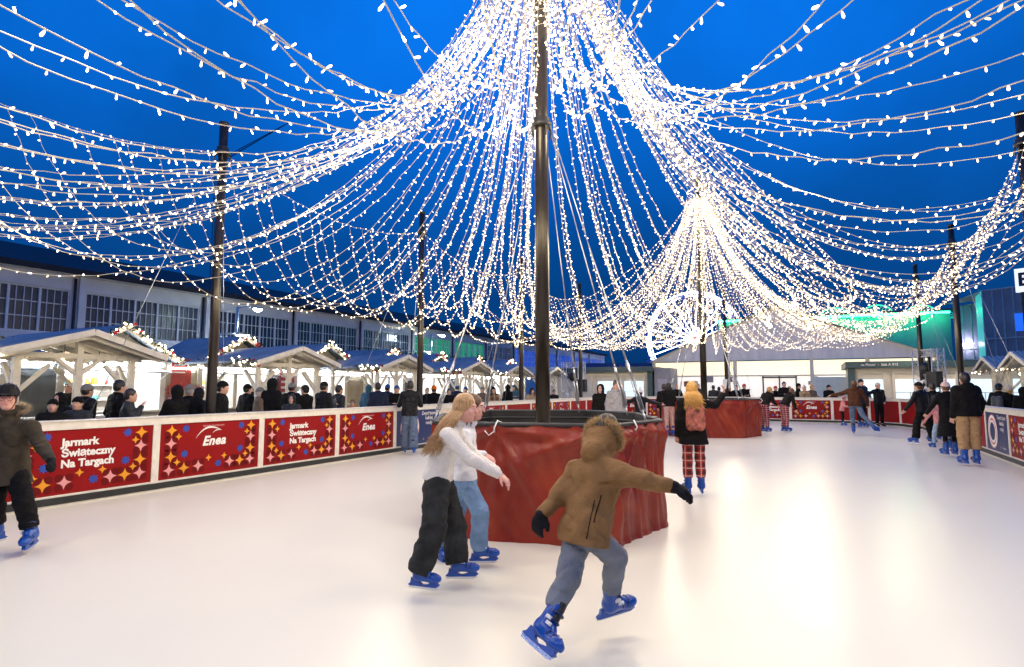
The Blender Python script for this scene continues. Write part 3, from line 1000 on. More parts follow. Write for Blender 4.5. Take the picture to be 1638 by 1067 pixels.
def hut(u, v, rot, label, seed, w=3.15, red_sign=False, lod=0):
    rnd = random.Random(seed)
    t = thing('market_hut', label, 'market stall', W(u, v), rot, 'wooden huts of the christmas market')
    D = 2.3; H = 2.3; zp = 3.08
    x0, x1 = -w / 2, w / 2
    wl = MB()
    wl.box(x0, x1, D - .05, D, 0, H)
    wl.box(x0, x0 + .05, .06, D - .05, 0, H); wl.box(x1 - .05, x1, .06, D - .05, 0, H)
    wl.box(x0, x1, .06, D - .05, 0.0, .06)
    wl.box(x0 + .05, x1 - .05, .06, D - .05, H - .03, H)
    wl.build('wall', M_HUTW, t)
    f = MB()
    f.box(x0 - .02, x0 + .12, -.04, .06, 0, H); f.box(x1 - .12, x1 + .02, -.04, .06, 0, H)
    f.box(x0 + .12, x1 - .12, -.03, .06, 0, .98)
    f.box(x0 + .12, x1 - .12, -.03, .06, 2.08, H)
    mid = rnd.uniform(-.15, .25)
    f.box(mid - .06, mid + .06, -.035, .055, .98, 2.08)
    for k in range(9):
        zz = .1 + k * .1
        f.box(x0 + .12, x1 - .12, -.036, -.03, zz, zz + .012)
    f.build('front_frame', M_HUTW, t)
    c = MB(); c.box(x0 + .1, x1 - .1, -.30, .12, .985, 1.03); c.build('counter', M_WHITEWOOD, t)
    gb = MB(); gb.poly([(x0 + .05, H + .002), (x1 - .05, H + .002), (0, zp - .03)], M=front(.03), thick=-.0 or .04)
    gb.build('gable', M_BEIGE, t)
    r = MB(); gable_roof(r, x0 - .22, x1 + .22, -.35, D + .15, H - .04, zp)
    r.build('roof', M_BLUEROOF, t)
    fb = MB()
    for sx in (-1, 1):
        fb.bar((sx * (w / 2 + .24), -.385, H - .055), (0, -.385, zp - .01), .05, .13)
    fb.build('fascia', M_WHITEWOOD, t)
    # raised flaps over the serving hatch
    for a, b in ((x0 + .14, mid - .07), (mid + .07, x1 - .14)):
        fl = MB()
        fl.bar(((a + b) / 2, -.04, 2.06), ((a + b) / 2, -.62, 1.98), b - a, .03)
        for xx in (a + .08, b - .08): fl.bar((xx, -.03, 1.72), (xx, -.52, 1.965), .015, .015)
        fl.build('hatch_flap', M_GREYP if rnd.random() < .3 else M_WHITEPAINT, t)
    lt = MB(); lt.box(x0 + .3, x1 - .3, .5, .56, H - .10, H - .05); lt.box(x0 + .3, x1 - .3, 1.5, 1.56, H - .10, H - .05)
    lt.build('tube_lamp', M_TUBE, t)
    ft = MB(); ft.box(x0 + .05, x1 - .05, -.052, -.037, 2.17, 2.20)
    ft.build('strip_light', M_TUBE, t)
    sh = MB()
    for zz in (1.25, 1.65):
        sh.box(x0 + .1, x1 - .1, D - .32, D - .06, zz, zz + .03)
    so = sh.build('shelf', M_WHITEWOOD, t)
    GM = [mat('goods_white', (.75, .72, .68), .5), mat('goods_yellow', (.75, .45, .05), .5), mat('goods_red', (.5, .08, .05), .5), mat('goods_teal', (.1, .35, .38), .5)]
    for zz in (1.281, 1.681):
        x = x0 + .15
        while x < x1 - .3:
            ww = rnd.uniform(.07, .22); hh = rnd.uniform(.08, .25)
            gd = MB(); gq = rnd.randrange(4)
            if rnd.random() < .6: gd.box(x, x + ww, D - .28, D - .12, zz, zz + hh)
            else: gd.lathe((x + ww / 2, D - .2, zz), [(ww * .4, 0), (ww * .45, hh * .6), (ww * .2, hh)], 8)
            gd.build('shelf_item', GM[gq], t)
            x += ww + rnd.uniform(.05, .3)
    garland(t, [(x0 - .24, -.43, H - .02), (x0 * .5, -.43, (H + zp) / 2 + .05), (0, -.43, zp + .07), (x1 * .5, -.43, (H + zp) / 2 + .05), (x1 + .24, -.43, H - .02)], seed)
    return t
def infill(u, v, rot, w, label, kind=0):
    """grey shutter wall between two huts"""
    t = thing('shutter_wall', label, 'partition', W(u, v), rot, 'shutter walls between the huts')
    m = MB()
    m.box(0, w, 0, .04, .06, 2.15)
    for k in range(14): m.box(0.01, w - .01, -.008, 0, .12 + k * .145, .13 + k * .145)
    m.build('shutter', M_GREYP if kind == 0 else M_BEIGE, t)
    f = MB(); f.box(-.0, w, -.02, .06, 2.15, 2.28); f.box(0, w, -.02, .06, 0, .06)
    f.build('frame', M_HUTW, t)
    l = MB(); l.box(.1, w - .1, -.05, -.025, 2.10, 2.13); l.build('strip_light', M_TUBE, t)
    return t
def canopy(u, v, rot, label, seed, w=2.25, D=2.2, sign=None, table=True):
    rnd = random.Random(seed)
    t = thing('timber_canopy', label, 'canopy', W(u, v), rot, 'timber canopies with blue roofs in front of the huts')
    H = 2.16; zp = 2.54
    x0, x1 = -w / 2, w / 2
    for (x, y) in ((x0 + .12, .1), (x1 - .12, .1), (x0 + .12, D - .12), (x1 - .12, D - .12), (0, .1)):
        p = MB()
        top = H + .0 if x != 0 else zp - .05
        p.box(x - .055, x + .055, y - .055, y + .055, 0, top)
        for sx in (-1, 1):
            if (x < 0 and sx < 0) or (x > 0 and sx > 0): continue
            p.bar((x + sx * .05, y, top - .62), (x + sx * .52, y, top - .12 if x else top - .22), .07, .07)
        if y < 1 and x != 0: p.bar((x, y + .05, H - .6), (x, y + .5, H - .1), .07, .07)
        p.build('post', M_WHITEWOOD, t)
    b = MB()
    b.box(x0 - .02, x1 + .02, .05, .15, H, H + .10); b.box(x0 - .02, x1 + .02, D - .17, D - .07, H, H + .10)
    b.box(x0 + .07, x0 + .17, .152, D - .172, H, H + .10); b.box(x1 - .17, x1 - .07, .152, D - .172, H, H + .10)
    b.build('beam', M_WHITEWOOD, t)
    r = MB()
    for k in range(5):
        y = -.28 + k * (D + .5) / 4
        for sx in (-1, 1):
            r.bar((sx * (w / 2 + .25), y, H + .02), (0, y, zp + .055), .05, .10)
    r.build('rafter', M_WHITEWOOD, t)
    bd = MB()
    for sx in (-1, 1):
        i = bd.addv((sx * (w / 2 + .3), -.32, H + .055), (sx * (w / 2 + .3), D + .28, H + .055), (0, D + .28, zp + .118), (0, -.32, zp + .118))
        bd.face((i, i + 1, i + 2, i + 3) if sx > 0 else (i + 3, i + 2, i + 1, i))
    bd.build('ceiling_boards', M_WHITEWOOD, t)
    rf = MB(); gable_roof(rf, x0 - .34, x1 + .34, -.38, D + .32, H + .07, zp + .14)
    rf.build('roof', M_BLUEROOF, t)
    fb = MB()
    for sx in (-1, 1): fb.bar((sx * (w / 2 + .33), -.41, H + .06), (0, -.41, zp + .13), .04, .12)
    fb.build('fascia', M_WHITEWOOD, t)
    for k in range(3):
        x = x0 + .5 + k * (w - 1.0) / 2
        hb = MB(); y = .6 + rnd.uniform(-.1, .5)
        hb.tube([(x, y, H + .4 - abs(x) * .3), (x, y, H - .02)], .006, 4)
        ho = hb.build('lamp_flex', M_BLACK, t)
        gl = MB(); gl.ball((x, y, H - .07), .045, 10, 8); gl.build('globe_bulb', M_LANTERN, ho)
    if table:
        tb = MB()
        tb.box(x0 + .2, x1 - .2, -.25, .35, 1.0, 1.05)
        tb.build('table_top', M_WHITEWOOD, t)
        tl = MB(); tl.box(x0 + .26, x1 - .26, -.16, .02, .02, 1.0); tl.build('table_front', M_DARKSTEEL, t)
    garland(t, [(x0 - .33, .6, H + .13), (x0 - .33, .0, H + .10), (x0 - .33, -.40, H + .02)], seed + 7)
    return t
HV = -15.2
hu = [1.5, 4.9, 8.3, 11.7, 15.1, 18.5, 21.9, 25.3, 28.7]
hl = ['market hut far left, outside the picture', 'white market hut cut by the left picture edge', 'white hut with blank lit hatch behind the nearest canopy',
      'garlanded white hut left of the nearest mast', 'garlanded hut behind the second canopy', 'garlanded hut right of the second canopy',
      'garlanded hut left of the second mast', 'small garlanded hut just right of the second mast', 'small garlanded hut farthest along the row, left of the central mast']
for i, u in enumerate(hu):
    hut(u, HV, ROT_L, hl[i], 10 + i, w=2.45 if i else 3)
    infill(u + 1.25, HV + .0, ROT_L, .9, 'grey shutter wall ' + ['outside the picture', 'at the left picture edge', 'with a red notice, behind the nearest canopy', 'left of the nearest mast',
          'behind the second canopy, third of the row', 'right of the second canopy', 'beside the third canopy', 'right of the second mast', 'at the far end of the hut row'][i], 1 if i in (2, 4) else 0)
cu_ = [1.4, 6.3, 11.5, 16.2, 21.1, 24.9, 29.5]
cl = ['timber canopy outside the picture', 'nearest timber canopy, large and white, at the left picture edge', 'second timber canopy, right of the nearest mast',
      'third timber canopy, left of the navy panel skater', 'fourth timber canopy, right of the orange beanie spectator', 'fifth timber canopy, left of the central mast', 'farthest timber canopy of the left row']
for i, u in enumerate(cu_):
    canopy(u, -12.7, ROT_L, cl[i], 40 + i)
# right-hand canopies and hut
canopy(26.6, 6.0, ROT_R, 'small timber canopy behind the man in tan trousers', 61)
canopy(23.2, 6.0, ROT_R, 'timber canopy at the right picture edge above two spectators', 62)
canopy(19.6, 6.0, ROT_R, 'timber canopy outside the right picture edge', 63)
# red notice boards
def notice(loc, rot, w, h, label, lines):
    t = thing('notice_board', label, 'notice board', loc, rot)
    m = MB(); m.box(0, w, 0, .02, 0, h); b = m.build('board', mat('notice_red', (.42, .05, .04), .5), t)
    l = MB()
    for k in range(lines):
        l.box(w * .12, w * (.88 - .2 * (k % 2)), -.004, -.001, h * (.88 - k * .13), h * (.93 - k * .13))
    l.build('text_lines', M_WPRINT, b)
    return t
t_ = notice(W(9.70, HV + .04, 1.62), ROT_L, .55, .75, 'red notice with white lines on the beige wall behind the nearest canopy', 4)
t_ = notice(W(13.25, HV + .04, .7), ROT_L, .62, 1.4, 'tall dark red notice board behind the second canopy', 5)
def tinsel_frame():
    t = thing('tinsel_window', 'beige serving window framed in red tinsel behind the dark haired pair', 'window', W(9.62, HV + .10, 0), ROT_L)
    m = MB(); rnd = random.Random(4)
    m_ = MB(); m_.box(0, .78, .0, .02, 1.02, 1.58); m_.build('blind', M_BEIGE, t)
    for a, b in (((-.03, 1.0), (-.03, 1.62)), ((-.03, 1.62), (.82, 1.62)), ((.82, 1.62), (.82, 1.0))):
        A = Vector((a[0], -.03, a[1])); B = Vector((b[0], -.03, b[1]))
        for k in range(120):
            p = A.lerp(B, k / 120)
            q = p + Vector((rnd.gauss(0, .04), rnd.gauss(0, .03), rnd.gauss(0, .04)))
            i = m.addv(p, q, q + Vector((.015, 0, .02))); m.face((i, i + 1, i + 2))
    m.build('tinsel', mat('red_tinsel', (.45, .02, .03), .3, metal=.4), t)
    o = MB(); o.box(.42, .72, -.03, -.01, 1.12, 1.42); o.build('orange_poster', mat('orange_poster', (.85, .35, .02), .4, noise=.3, nscale=12), t)
tinsel_frame()
def bar_table(u, v, rot, label):
    t = thing('bar_counter', label, 'counter', W(u, v), rot, 'standing counters behind the barrier')
    m = MB(); m.box(0, 2.2, -.25, .25, 1.03, 1.07); m.build('table_top', M_WHITEWOOD, t)
    f = MB(); f.box(.05, 2.15, -.15, .15, 0.0, 1.03); f.build('base', M_DARKSTEEL, t)
    return t
# ================================================================== EXHIBITION HALL ON THE LEFT
M_HALLW = mat('pale_render_wall', (0.66, 0.66, 0.70), 0.8, noise=0.12, nscale=.8, bump=.1, bscale=4)
M_HALLROOF = mat('dark_felt_roof', (0.018, 0.020, 0.028), 0.85, noise=0.25, nscale=1.5)
M_GLASS = mat('dark_window_glass', (0.010, 0.020, 0.055), 0.35, noise=0.5, nscale=.6, spec=.7)
M_GLASSG = mat('green_reflection_glass', (0.01, 0.08, 0.06), 0.15, noise=0.3, nscale=2, emit=(.0, .75, .30), estr=.35)  # emission stands in for green light reflected in the panes
M_GLASSB = mat('blue_lit_window_glass', (0.02, 0.05, 0.3), 0.2, noise=0.3, nscale=2, emit=(.03, .13, .9), estr=.6)
M_MULL = mat('pale_window_bars', (0.66, 0.67, 0.72), 0.6, noise=0.08)
hall = thing('exhibition_hall', 'long pale hall with dark roof and tall gridded windows behind the huts', 'hall', W(0, -30, 0), ROT_L)
U0, U1 = -8.0, 92.0
hw = MB()
bays = []
u = 15.0 - 6.4 * 3
while u < U1 - 7:
    bays.append(u); u += 6.35
prev = U0
for b in bays:
    hw.box(prev, b + .05, 0, .4, 4.0, 6.05)
    prev = b + 6.35 - .62
hw.box(prev, U1, 0, .4, 4.0, 6.05)
hw.box(U0, U1, 0, .4, 0, 4.0); hw.box(U0, U1, -.02, .4, 6.05, 6.7)
hw.build('wall', M_HALLW, hall)
hc = MB(); hc.box(U0, U1, -.35, .45, 6.7, 6.82)
for b in bays: hc.box(b - .32, b - .12, -.16, -.02, 0.2, 6.7)
hc.build('cornice', M_HALLW, hall)
for b in bays:
    pp = MB(); pp.tube([(b - .48, -.12, 6.6), (b - .48, -.12, .2)], .06, 6); pp.build('downpipe', M_DARKSTEEL, hall)
hr = MB()
i = hr.addv((U0, -.5, 6.83), (U1, -.5, 6.83), (U1, 9, 9.6), (U0, 9, 9.6), (U1, 20, 9.7), (U0, 20, 9.7))
hr.face((i, i + 1, i + 2, i + 3)); hr.face((i + 3, i + 2, i + 4, i + 5))
hr.box(U0, U1, -.5, -.42, 6.73, 6.99)
hr.build('roof', M_HALLROOF, hall)
for k, b in enumerate(bays):
    x0, x1 = b + .05, b + 6.35 - .62
    fm = MB()
    wd = x1 - x0
    fm.box(x0, x1, .06, .16, 4.0, 4.08); fm.box(x0, x1, .06, .16, 5.97, 6.05)
    for j in range(6):
        x = x0 + wd * j / 5
        fm.box(x - .05, x + .05, .05, .17, 4.08, 5.97)
    for j in range(5):
        for q in range(1, 4):
            x = x0 + wd * (j + q / 4) / 5
            fm.box(x - .016, x + .016, .09, .13, 4.08, 5.97)
        for q in (1, 2):
            z = 4.04 + (6.01 - 4.04) * q / 3
            fm.box(x0 + wd * j / 5 + .05, x0 + wd * (j + 1) / 5 - .05, .085, .135, z - .02, z + .02)
    fo = fm.build('window', M_MULL, hall)
    gl = MB(); gl.box(x0, x1, .14, .15, 4.02, 6.03)
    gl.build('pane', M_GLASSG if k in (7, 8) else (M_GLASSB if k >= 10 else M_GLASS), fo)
tt = add_text('lit_lettering', hall, text_mesh('1895', .7, .02, 0), mat('lit_white_sign', (.9, .9, .9), .4, noise=0, emit=(.8, .9, 1), estr=1.6), 37.2, -.05, 5.55)

# ---- street lamps
M_LAMPL = mat('lit_street_lamp_lens', (.9, .95, .9), .3, noise=0, emit=(.80, .98, .95), estr=170.0)
def street_lamp(p, label, h):
    t = thing('street_lamp', label, 'street lamp', (p.x, p.y, 0), ROT_L, 'street lamps in front of the hall')
    m = MB(); m.tube([(0, 0, 0), (0, 0, h * .5), (0, 0, h)], [.09, .075, .06], 8)
    m.tube([(0, 0, h - .05), (.3, -.2, h + .02), (.75, -.45, h + .02)], .04, 6)
    m.build('post', M_STEEL, t)
    b = MB(); b.box(.6, 1.1, -.62, -.36, h - .04, h + .08); hd = b.build('lamp_head', M_STEEL, t)
    l = MB(); l.box(.66, 1.06, -.6, -.38, h - .10, h - .045); l.ball((.86, -.5, h - .10), .13, 10, 6, (1.3, .9, .7)); l.build('lens', M_LAMPL, hd)
street_lamp(P(380, 500, 30.5), 'tall lamp post lit cold white above the huts, right of nearest mast', 5.85)
street_lamp(P(352, 540, 29.5), 'lower lit street lamp close to the nearest left mast', 4.35)
street_lamp(P(690, 540, 47), 'distant lit lamp post in front of the green windows', 5.9)
street_lamp(P(669, 565, 47), 'distant low lit lamp beside the second left mast', 4.55)
# low roof-top plant boxes in front of the hall
for (u, w_, lab) in ((27, 7.5, 'dark planter trough with shrubs on the terrace right of the third canopy'), (37, 7, 'dark planter trough with shrubs farther along the terrace')):
    t = thing('terrace_planter', lab, 'planter', W(u, -24, 0), ROT_L, 'planters on the terrace')
    m = MB(); m.box(0, w_, 0, .8, 2.9, 3.6); m.build('trough', mat('dark_blue_fascia', (.05, .07, .12), .6), t)
    m = MB()
    for k in range(6): m.box(.2 + k * w_ / 6, .3 + k * w_ / 6, .2, .3, 0, 2.9)
    m.build('support', M_DARKSTEEL, t)
    m = MB(); rnd = random.Random(u)
    for k in range(700):
        c = Vector((rnd.uniform(0, w_), rnd.uniform(.0, .8), 3.6 + abs(rnd.gauss(0, .22))))
        d = Vector((rnd.gauss(0, .1), rnd.gauss(0, .1), rnd.gauss(0, .1)))
        i = m.addv(c, c + d, c + Vector((d.y, d.x, d.z * .5)) * .8); m.face((i, i + 1, i + 2))
    m.build('shrubs', M_PINE, t)['kind'] = 'stuff'

# ================================================================== CREAM PAVILIONS
M_CREAM = mat('cream_panel', (.76, .69, .57), .5, noise=.06, nscale=2)
M_TEAL = mat('dark_teal_steel', (.055, .10, .11), .4, noise=.15)
M_LITGLASS = mat('lit_pavilion_glass', (.6, .75, .9), .2, noise=.2, nscale=1, emit=(.72, .90, 1.0), estr=.95)
M_WARMGLASS = mat('warm_lit_glass', (.8, .7, .5), .3, noise=.2, nscale=.6, emit=(1.0, .86, .58), estr=1.1)
def pavilion(u, v, rot, L_, nw, label, H=2.85, sign=None, win=None):
    t = thing('pavilion', label, 'pavilion', W(u, v), rot, 'cream pavilions with teal frames')
    m = MB(); m.box(0.05, L_ - .05, .12, 4, 0, H - .28); m.build('wall', M_CREAM, t)
    f = MB(); f.box(-.05, .25, 0, .4, 0, H - .3); f.box(L_ - .25, L_ + .05, 0, .4, 0, H - .3)
    f.box(-.15, L_ + .15, -.25, 4.2, H - .3, H); f.build('frame', M_TEAL, t)
    st = L_ / nw
    for k in range(nw):
        x0 = .25 + k * (L_ - .5) / nw; x1 = .25 + (k + 1) * (L_ - .5) / nw
        w = MB()
        w.box(x0 + .12, x0 + .24, .04, .12, .75, 2.35); w.box(x1 - .24, x1 - .12, .04, .12, .75, 2.35)
        w.box(x0 + .24, x1 - .24, .04, .12, 2.27, 2.35); w.box(x0 + .24, x1 - .24, .04, .12, .75, .83)
        wo = w.build('window', M_CREAM if not (win and k in win) else M_CREAM, t)
        gmat = M_CREAM if (win is not None and k not in win) else M_LITGLASS
        g_ = MB(); g_.box(x0 + .24, x1 - .24, .09, .115, .83, 1.98); g_.build('pane', gmat, wo)
        if gmat is M_LITGLASS:
            q = MB(); q.box(x0 + .24, x1 - .24, .06, .088, 1.36, 1.40); q.box((x0 + x1) / 2 + .1, (x0 + x1) / 2 + .14, .06, .088, .83, 1.36); q.build('glazing_bar', M_CREAM, wo)
    if sign:
        add_text('lettering', t, text_mesh(sign, .16, .002, 0, 'LEFT'), M_WPRINT, .5, -.262, H - .16)
    return t
pavilion(34.6, -15.6, ROT_F, 7.2, 4, 'cream pavilion with teal roof edge, just right of the central mast', win=(2, 3))
pavilion(33.0, 1.7, ROT_F, 7.5, 5, 'cream pavilion with long teal sign board at the far right end', sign='na Plener  -  Sala A 012')
pavilion(33.0, 8.6, ROT_R, 14, 6, 'cream pavilion along the right side behind the small canopies')
t = thing('service_cabin', 'grey door cabin beside the lit tent, right of cream pavilion', 'cabin', W(34.7, -8.25), ROT_F)
m = MB(); m.box(0, .95, 0, 2, 0, 2.75); m.build('wall', mat('grey_cabin', (.30, .30, .34), .5), t)
m = MB(); m.box(.2, .75, -.03, -.002, .1, 2.1); m.build('door', mat('pale_grey_door', (.45, .44, .50), .45), t)

# ================================================================== WHITE MARQUEE
M_TENT = mat('white_marquee_fabric', (0.78, 0.77, 0.80), 0.6, noise=0.10, nscale=1.2, bump=.5, bscale=2.2, stretch=(2.5, 1, .25))
tent = thing('marquee', 'large white gabled marquee with glazed lit front at the far end', 'marquee', W(38, -9.1), ROT_F)
TL = 15.2
m = MB()
pk = 7.3
ga = [(0, 3.3), (TL, 3.35), (pk, 6.35)]
NXG = 60
i0 = len(m.v)
for k in range(NXG + 1):
    x = TL * k / NXG
    zt = 3.3 + (6.35 - 3.3) * (x / pk if x < pk else (TL - x) / (TL - pk))
    m.addv((x, .04 * math.sin(x * 5), 3.25), (x, .04 * math.sin(x * 5 + 1.3), max(3.3, zt)))
for k in range(NXG): m.face((i0 + 2 * k, i0 + 2 * k + 2, i0 + 2 * k + 3, i0 + 2 * k + 1), True)
m.build('gable_fabric', M_TENT, tent)
m = MB()
for xe, s in ((-.25, -1), (TL + .25, 1)):
    i = m.addv((xe, -.3, 3.22), (pk, -.3, 6.48), (pk, 20, 6.48), (xe, 20, 3.22))
    m.face((i, i + 1, i + 2, i + 3) if s > 0 else (i + 3, i + 2, i + 1, i))
m.build('roof', M_TENT, tent)
m = MB()
m.box(0, TL, .35, .5, 2.35, 3.2)
m.build('transom_glass', M_WARMGLASS, tent)
m = MB(); m.box(0, TL, .35, .5, 0, 2.3); m.build('shopfront_glass', mat('shop_glow', (.85, .84, .82), .4, noise=.12, nscale=1.5, emit=(1.0, .93, .85), estr=.75), tent)
m = MB()
for x in (0, 4.6, 5.0, 9.2, 12.0, TL): m.box(x - .10, x + .10, .1, .35, 0, 3.25)
m.box(-.1, TL + .1, .25, .349, 2.28, 2.36)
m.build('upright', M_WHITEPAINT, tent)
m = MB()
for x in (6.55, 7.45, 8.35): m.box(x - .04, x + .04, .2, .34, 0, 2.28)
m.box(6.5, 8.4, .2, .34, 2.16, 2.26)
m.build('door_frame', M_GREYP, tent)
rnd = random.Random(5)
DM = [mat('display_cream', (.6, .5, .4), .5), mat('display_rust', (.45, .16, .08), .5), mat('display_grey', (.4, .4, .42), .5), mat('display_white', (.8, .8, .8), .5)]
for k in range(34):
    x = rnd.uniform(.3, TL - .3); z = rnd.uniform(.6, 2.0)
    if abs(x - 7.5) < 1: continue
    m = MB(); m.box(x, x + rnd.uniform(.15, .5), .30 - .001 * k, .348, z, z + rnd.uniform(.1, .4))
    m.build('window_poster', DM[k % 4], tent)
for k, x in enumerate((10.3,)):
    m = MB(); m.box(9.3, 11.7, -.3, -.2, .05, 2.2)
    wb = m.build('white_board', mat('pale_blue_board', (.60, .72, .78), .5, noise=.05), tent)
# ================================================================== GREEN-LIT HALL AND GLASS BUILDING (right, behind)
def wall_between(a, b):
    d = Vector((b.x - a.x, b.y - a.y, 0)); return d.length, math.atan2(d.y, d.x)
A = P(1150, 560, 62); B = P(1524, 560, 54)
ln, an = wall_between(A, B)
gh = thing('green_lit_hall', 'large hall with a band of green light along its roof edge', 'hall', (A.x, A.y, 0), an)
m = MB(); m.box(0, ln, 0, 20, 0, 8.6)
for k in range(int(ln / 1.2)): m.box(k * 1.2, k * 1.2 + .05, -.03, 0, 0, 8.55)
m.build('wall', mat('grey_metal_cladding', (.30, .38, .48), .5, noise=.06), gh)
m = MB(); m.box(-.2, ln + .1, -1.3, .2, 8.62, 8.85); m.build('roof_edge', M_TEAL, gh)
m = MB(); m.box(0, ln - .3, -1.15, -1.0, 8.45, 8.60)
m.build('green_light_strip', mat('lit_green_strip', (.1, .9, .4), .4, noise=0, emit=(.02, 1.0, .38), estr=26.0), gh)
for (cx, lab) in ((P(1424, 490, 56), 0), (P(1496, 485, 56), 1), (P(1352, 490, 58), 2), (P(1560, 490, 58), 3)):
    t = thing('green_lit_arch', ['green lit roof arch left of the slim right mast', 'green lit roof arch between the two right masts', 'green lit roof arch behind the light swags', 'green lit roof arch beside the glass building'][lab],
              'roof truss', (cx.x, cx.y + 2, 8.85), an, 'green lit arches on the hall roof')
    m = MB(); r_ = 1.35
    arc = [(r_ * 1.0 * math.cos(a), 0, r_ * .75 * math.sin(a)) for a in [math.pi * k / 12 for k in range(13)]]
    m.tube(arc, .06, 5)
    m.build('arch', mat('lit_green_truss', (.1, .8, .4), .4, noise=0, emit=(.05, .9, .45), estr=1.6), t)
    m = MB()
    for k in range(1, 12): m.tube([(0, 0, .0), arc[k]], .025, 4)
    m.tube([arc[0], arc[-1]], .05, 4)
    m.build('truss_web', mat('lit_green_truss_dim', (.1, .6, .35), .4, noise=0, emit=(.03, .55, .28), estr=1.0), t)
A = P(1530, 560, 52); B = P(1566, 560, 50)
ln, an = wall_between(A, B)
t = thing('pale_annex', 'pale panelled annex with a bright wall lamp beside the green lit hall', 'building', (A.x, A.y, 0), an)
m = MB(); m.box(0, ln, 0, 6, 0, 8.9); m.build('wall', mat('lilac_panels', (.34, .36, .50), .5, noise=.08), t)
m = MB()
for k in range(3): m.box(k * ln / 2.6, k * ln / 2.6 + .05, -.03, 0, 0, 8.9)
m.box(0, ln, -.031, 0, 4.9, 5.0); m.build('panel_joints', M_STEEL, t)
m = MB(); m.box(.5, 1.5, -.5, -.3, 5.3, 5.4); m.build('wall_lamp', mat('lit_wall_washer', (.9, .8, 1), .4, noise=0, emit=(.95, .85, 1.0), estr=45.0), t)
A = P(1566, 560, 48); B = P(1578, 560, 44.5); C_ = P(1720, 560, 40)
t = thing('glass_building', 'dark glass panelled building with cyan lit corner at the right edge', 'building', (B.x, B.y, 0), 0)
l1, a1 = wall_between(A, B)
l2, a2 = wall_between(B, C_)
o1 = Vector((A.x - B.x, A.y - B.y, 0)); o2 = Vector((C_.x - B.x, C_.y - B.y, 0))
Hh = 9.1
m = MB()
i = m.addv(o1, (0, 0, 0), (0, 0, Hh), (o1.x, o1.y, Hh)); m.face((i, i + 1, i + 2, i + 3))
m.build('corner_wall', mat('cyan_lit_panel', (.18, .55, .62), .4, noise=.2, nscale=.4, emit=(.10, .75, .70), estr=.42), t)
m = MB()
i = m.addv((0, 0, 0), o2, (o2.x, o2.y, Hh), (0, 0, Hh)); m.face((i, i + 1, i + 2, i + 3))
i = m.addv((0, 0, Hh), (o2.x, o2.y, Hh), (o2.x + 3, o2.y + 8, Hh), (3, 8, Hh)); m.face((i, i + 1, i + 2, i + 3))
m.build('glass_wall', mat('slate_blue_glass', (.22, .24, .28), .6, noise=.3, nscale=.5, spec=.7), t)
m = MB(); nrm = Vector((o2.y, -o2.x, 0)).normalized() * .04
for k in range(9):
    p = o2 * k / 8
    m.bar(p + nrm, p + nrm + Vector((0, 0, Hh)), .07, .07)
for z in (Hh - .05, 5.3, 2.2): m.bar(Vector((0, 0, z)) + nrm * 1.4, o2 + Vector((0, 0, z)) + nrm * 1.4, .07, .10)
m.build('glazing_grid', mat('pale_blue_mullion', (.42, .48, .55), .4), t)
m = MB(); p0 = o2 * .38 + nrm * 2.2; p1 = o2 * .52 + nrm * 2.2
m.bar(p0 + Vector((0, 0, 6.4)), p1 + Vector((0, 0, 6.4)), .05, 1.3)
m.build('blue_lit_window', mat('lit_blue_window', (.05, .2, .9), .3, noise=.3, nscale=1, emit=(.02, .16, 1.0), estr=.8), t)
# letter sign
p = P(1634, 448, 39)
t = thing('rooftop_sign', 'white illuminated rooftop box sign with a dark letter at the right edge', 'sign', (p.x, p.y, p.z), -.9)
m = MB(); m.box(-.35, .6, 0, .3, -.8, .8); m.build('sign_box', mat('lit_sign_face', (.9, .9, .9), .4, noise=0, emit=(.85, .92, 1), estr=1.0), t)
add_text('lettering', t, text_mesh('E', 1.25, .04, 0), mat('sign_ink', (.02, .03, .06), .5), .1, -.02, 0)
m = MB(); m.box(-.1, .1, .1, .2, -p.z + .0, -.8); m.build('post', M_DARKSTEEL, t)

# ================================================================== FERRIS WHEEL
M_NEON = mat('lit_white_neon', (.8, .85, 1), .3, noise=0, emit=(.62, .70, 1.0), estr=8.0)
M_NEONR = mat('lit_red_hub', (.8, .1, .1), .3, noise=0, emit=(1.0, .12, .10), estr=1.3)
hubp = P(1112, 543, 80)
t = thing('ferris_wheel', 'white and blue lit ferris wheel behind the far cone of lights', 'ferris wheel', (hubp.x, hubp.y, 0), .0)
R_ = 6.55; hz = hubp.z
rim = MB()
for yy in (-.5, .5):
    rim.tube([(R_ * math.cos(a * math.pi / 36), yy, hz + R_ * math.sin(a * math.pi / 36)) for a in range(73)], .085, 6, cap=False)
rim.tube([(R_ * .93 * math.cos(a * math.pi / 36), 0, hz + R_ * .93 * math.sin(a * math.pi / 36)) for a in range(73)], .05, 5, cap=False)
rim.build('rim', M_NEON, t)
for k in range(22):
    a = 2 * math.pi * k / 22 + .07
    s_ = MB(); s_.tube([(.45 * math.cos(a), 0, hz + .45 * math.sin(a)), (R_ * math.cos(a), 0, hz + R_ * math.sin(a))], .065, 5)
    s_.build('spoke', M_NEON, t)
    if k % 2 == 0:
        gx, gz = (R_ + .15) * math.cos(a), hz + (R_ + .15) * math.sin(a)
        gd = MB(); gd.lathe((gx, 0, gz - 1.05), [(.25, 0), (.5, .15), (.52, .5), (.1, .6), (.1, .85), (.5, .9), (.05, 1.1)], 8)
        gd.build('gondola', mat('gondola_blue', (.03, .06, .25), .4, emit=(.03, .08, .5), estr=.3), t)
hb = MB(); hb.lathe((0, 0, hz - .35), [(.5, 0), (.62, .3), (.5, .7)], 10); hb.build('hub', M_NEONR, t)
lg = MB()
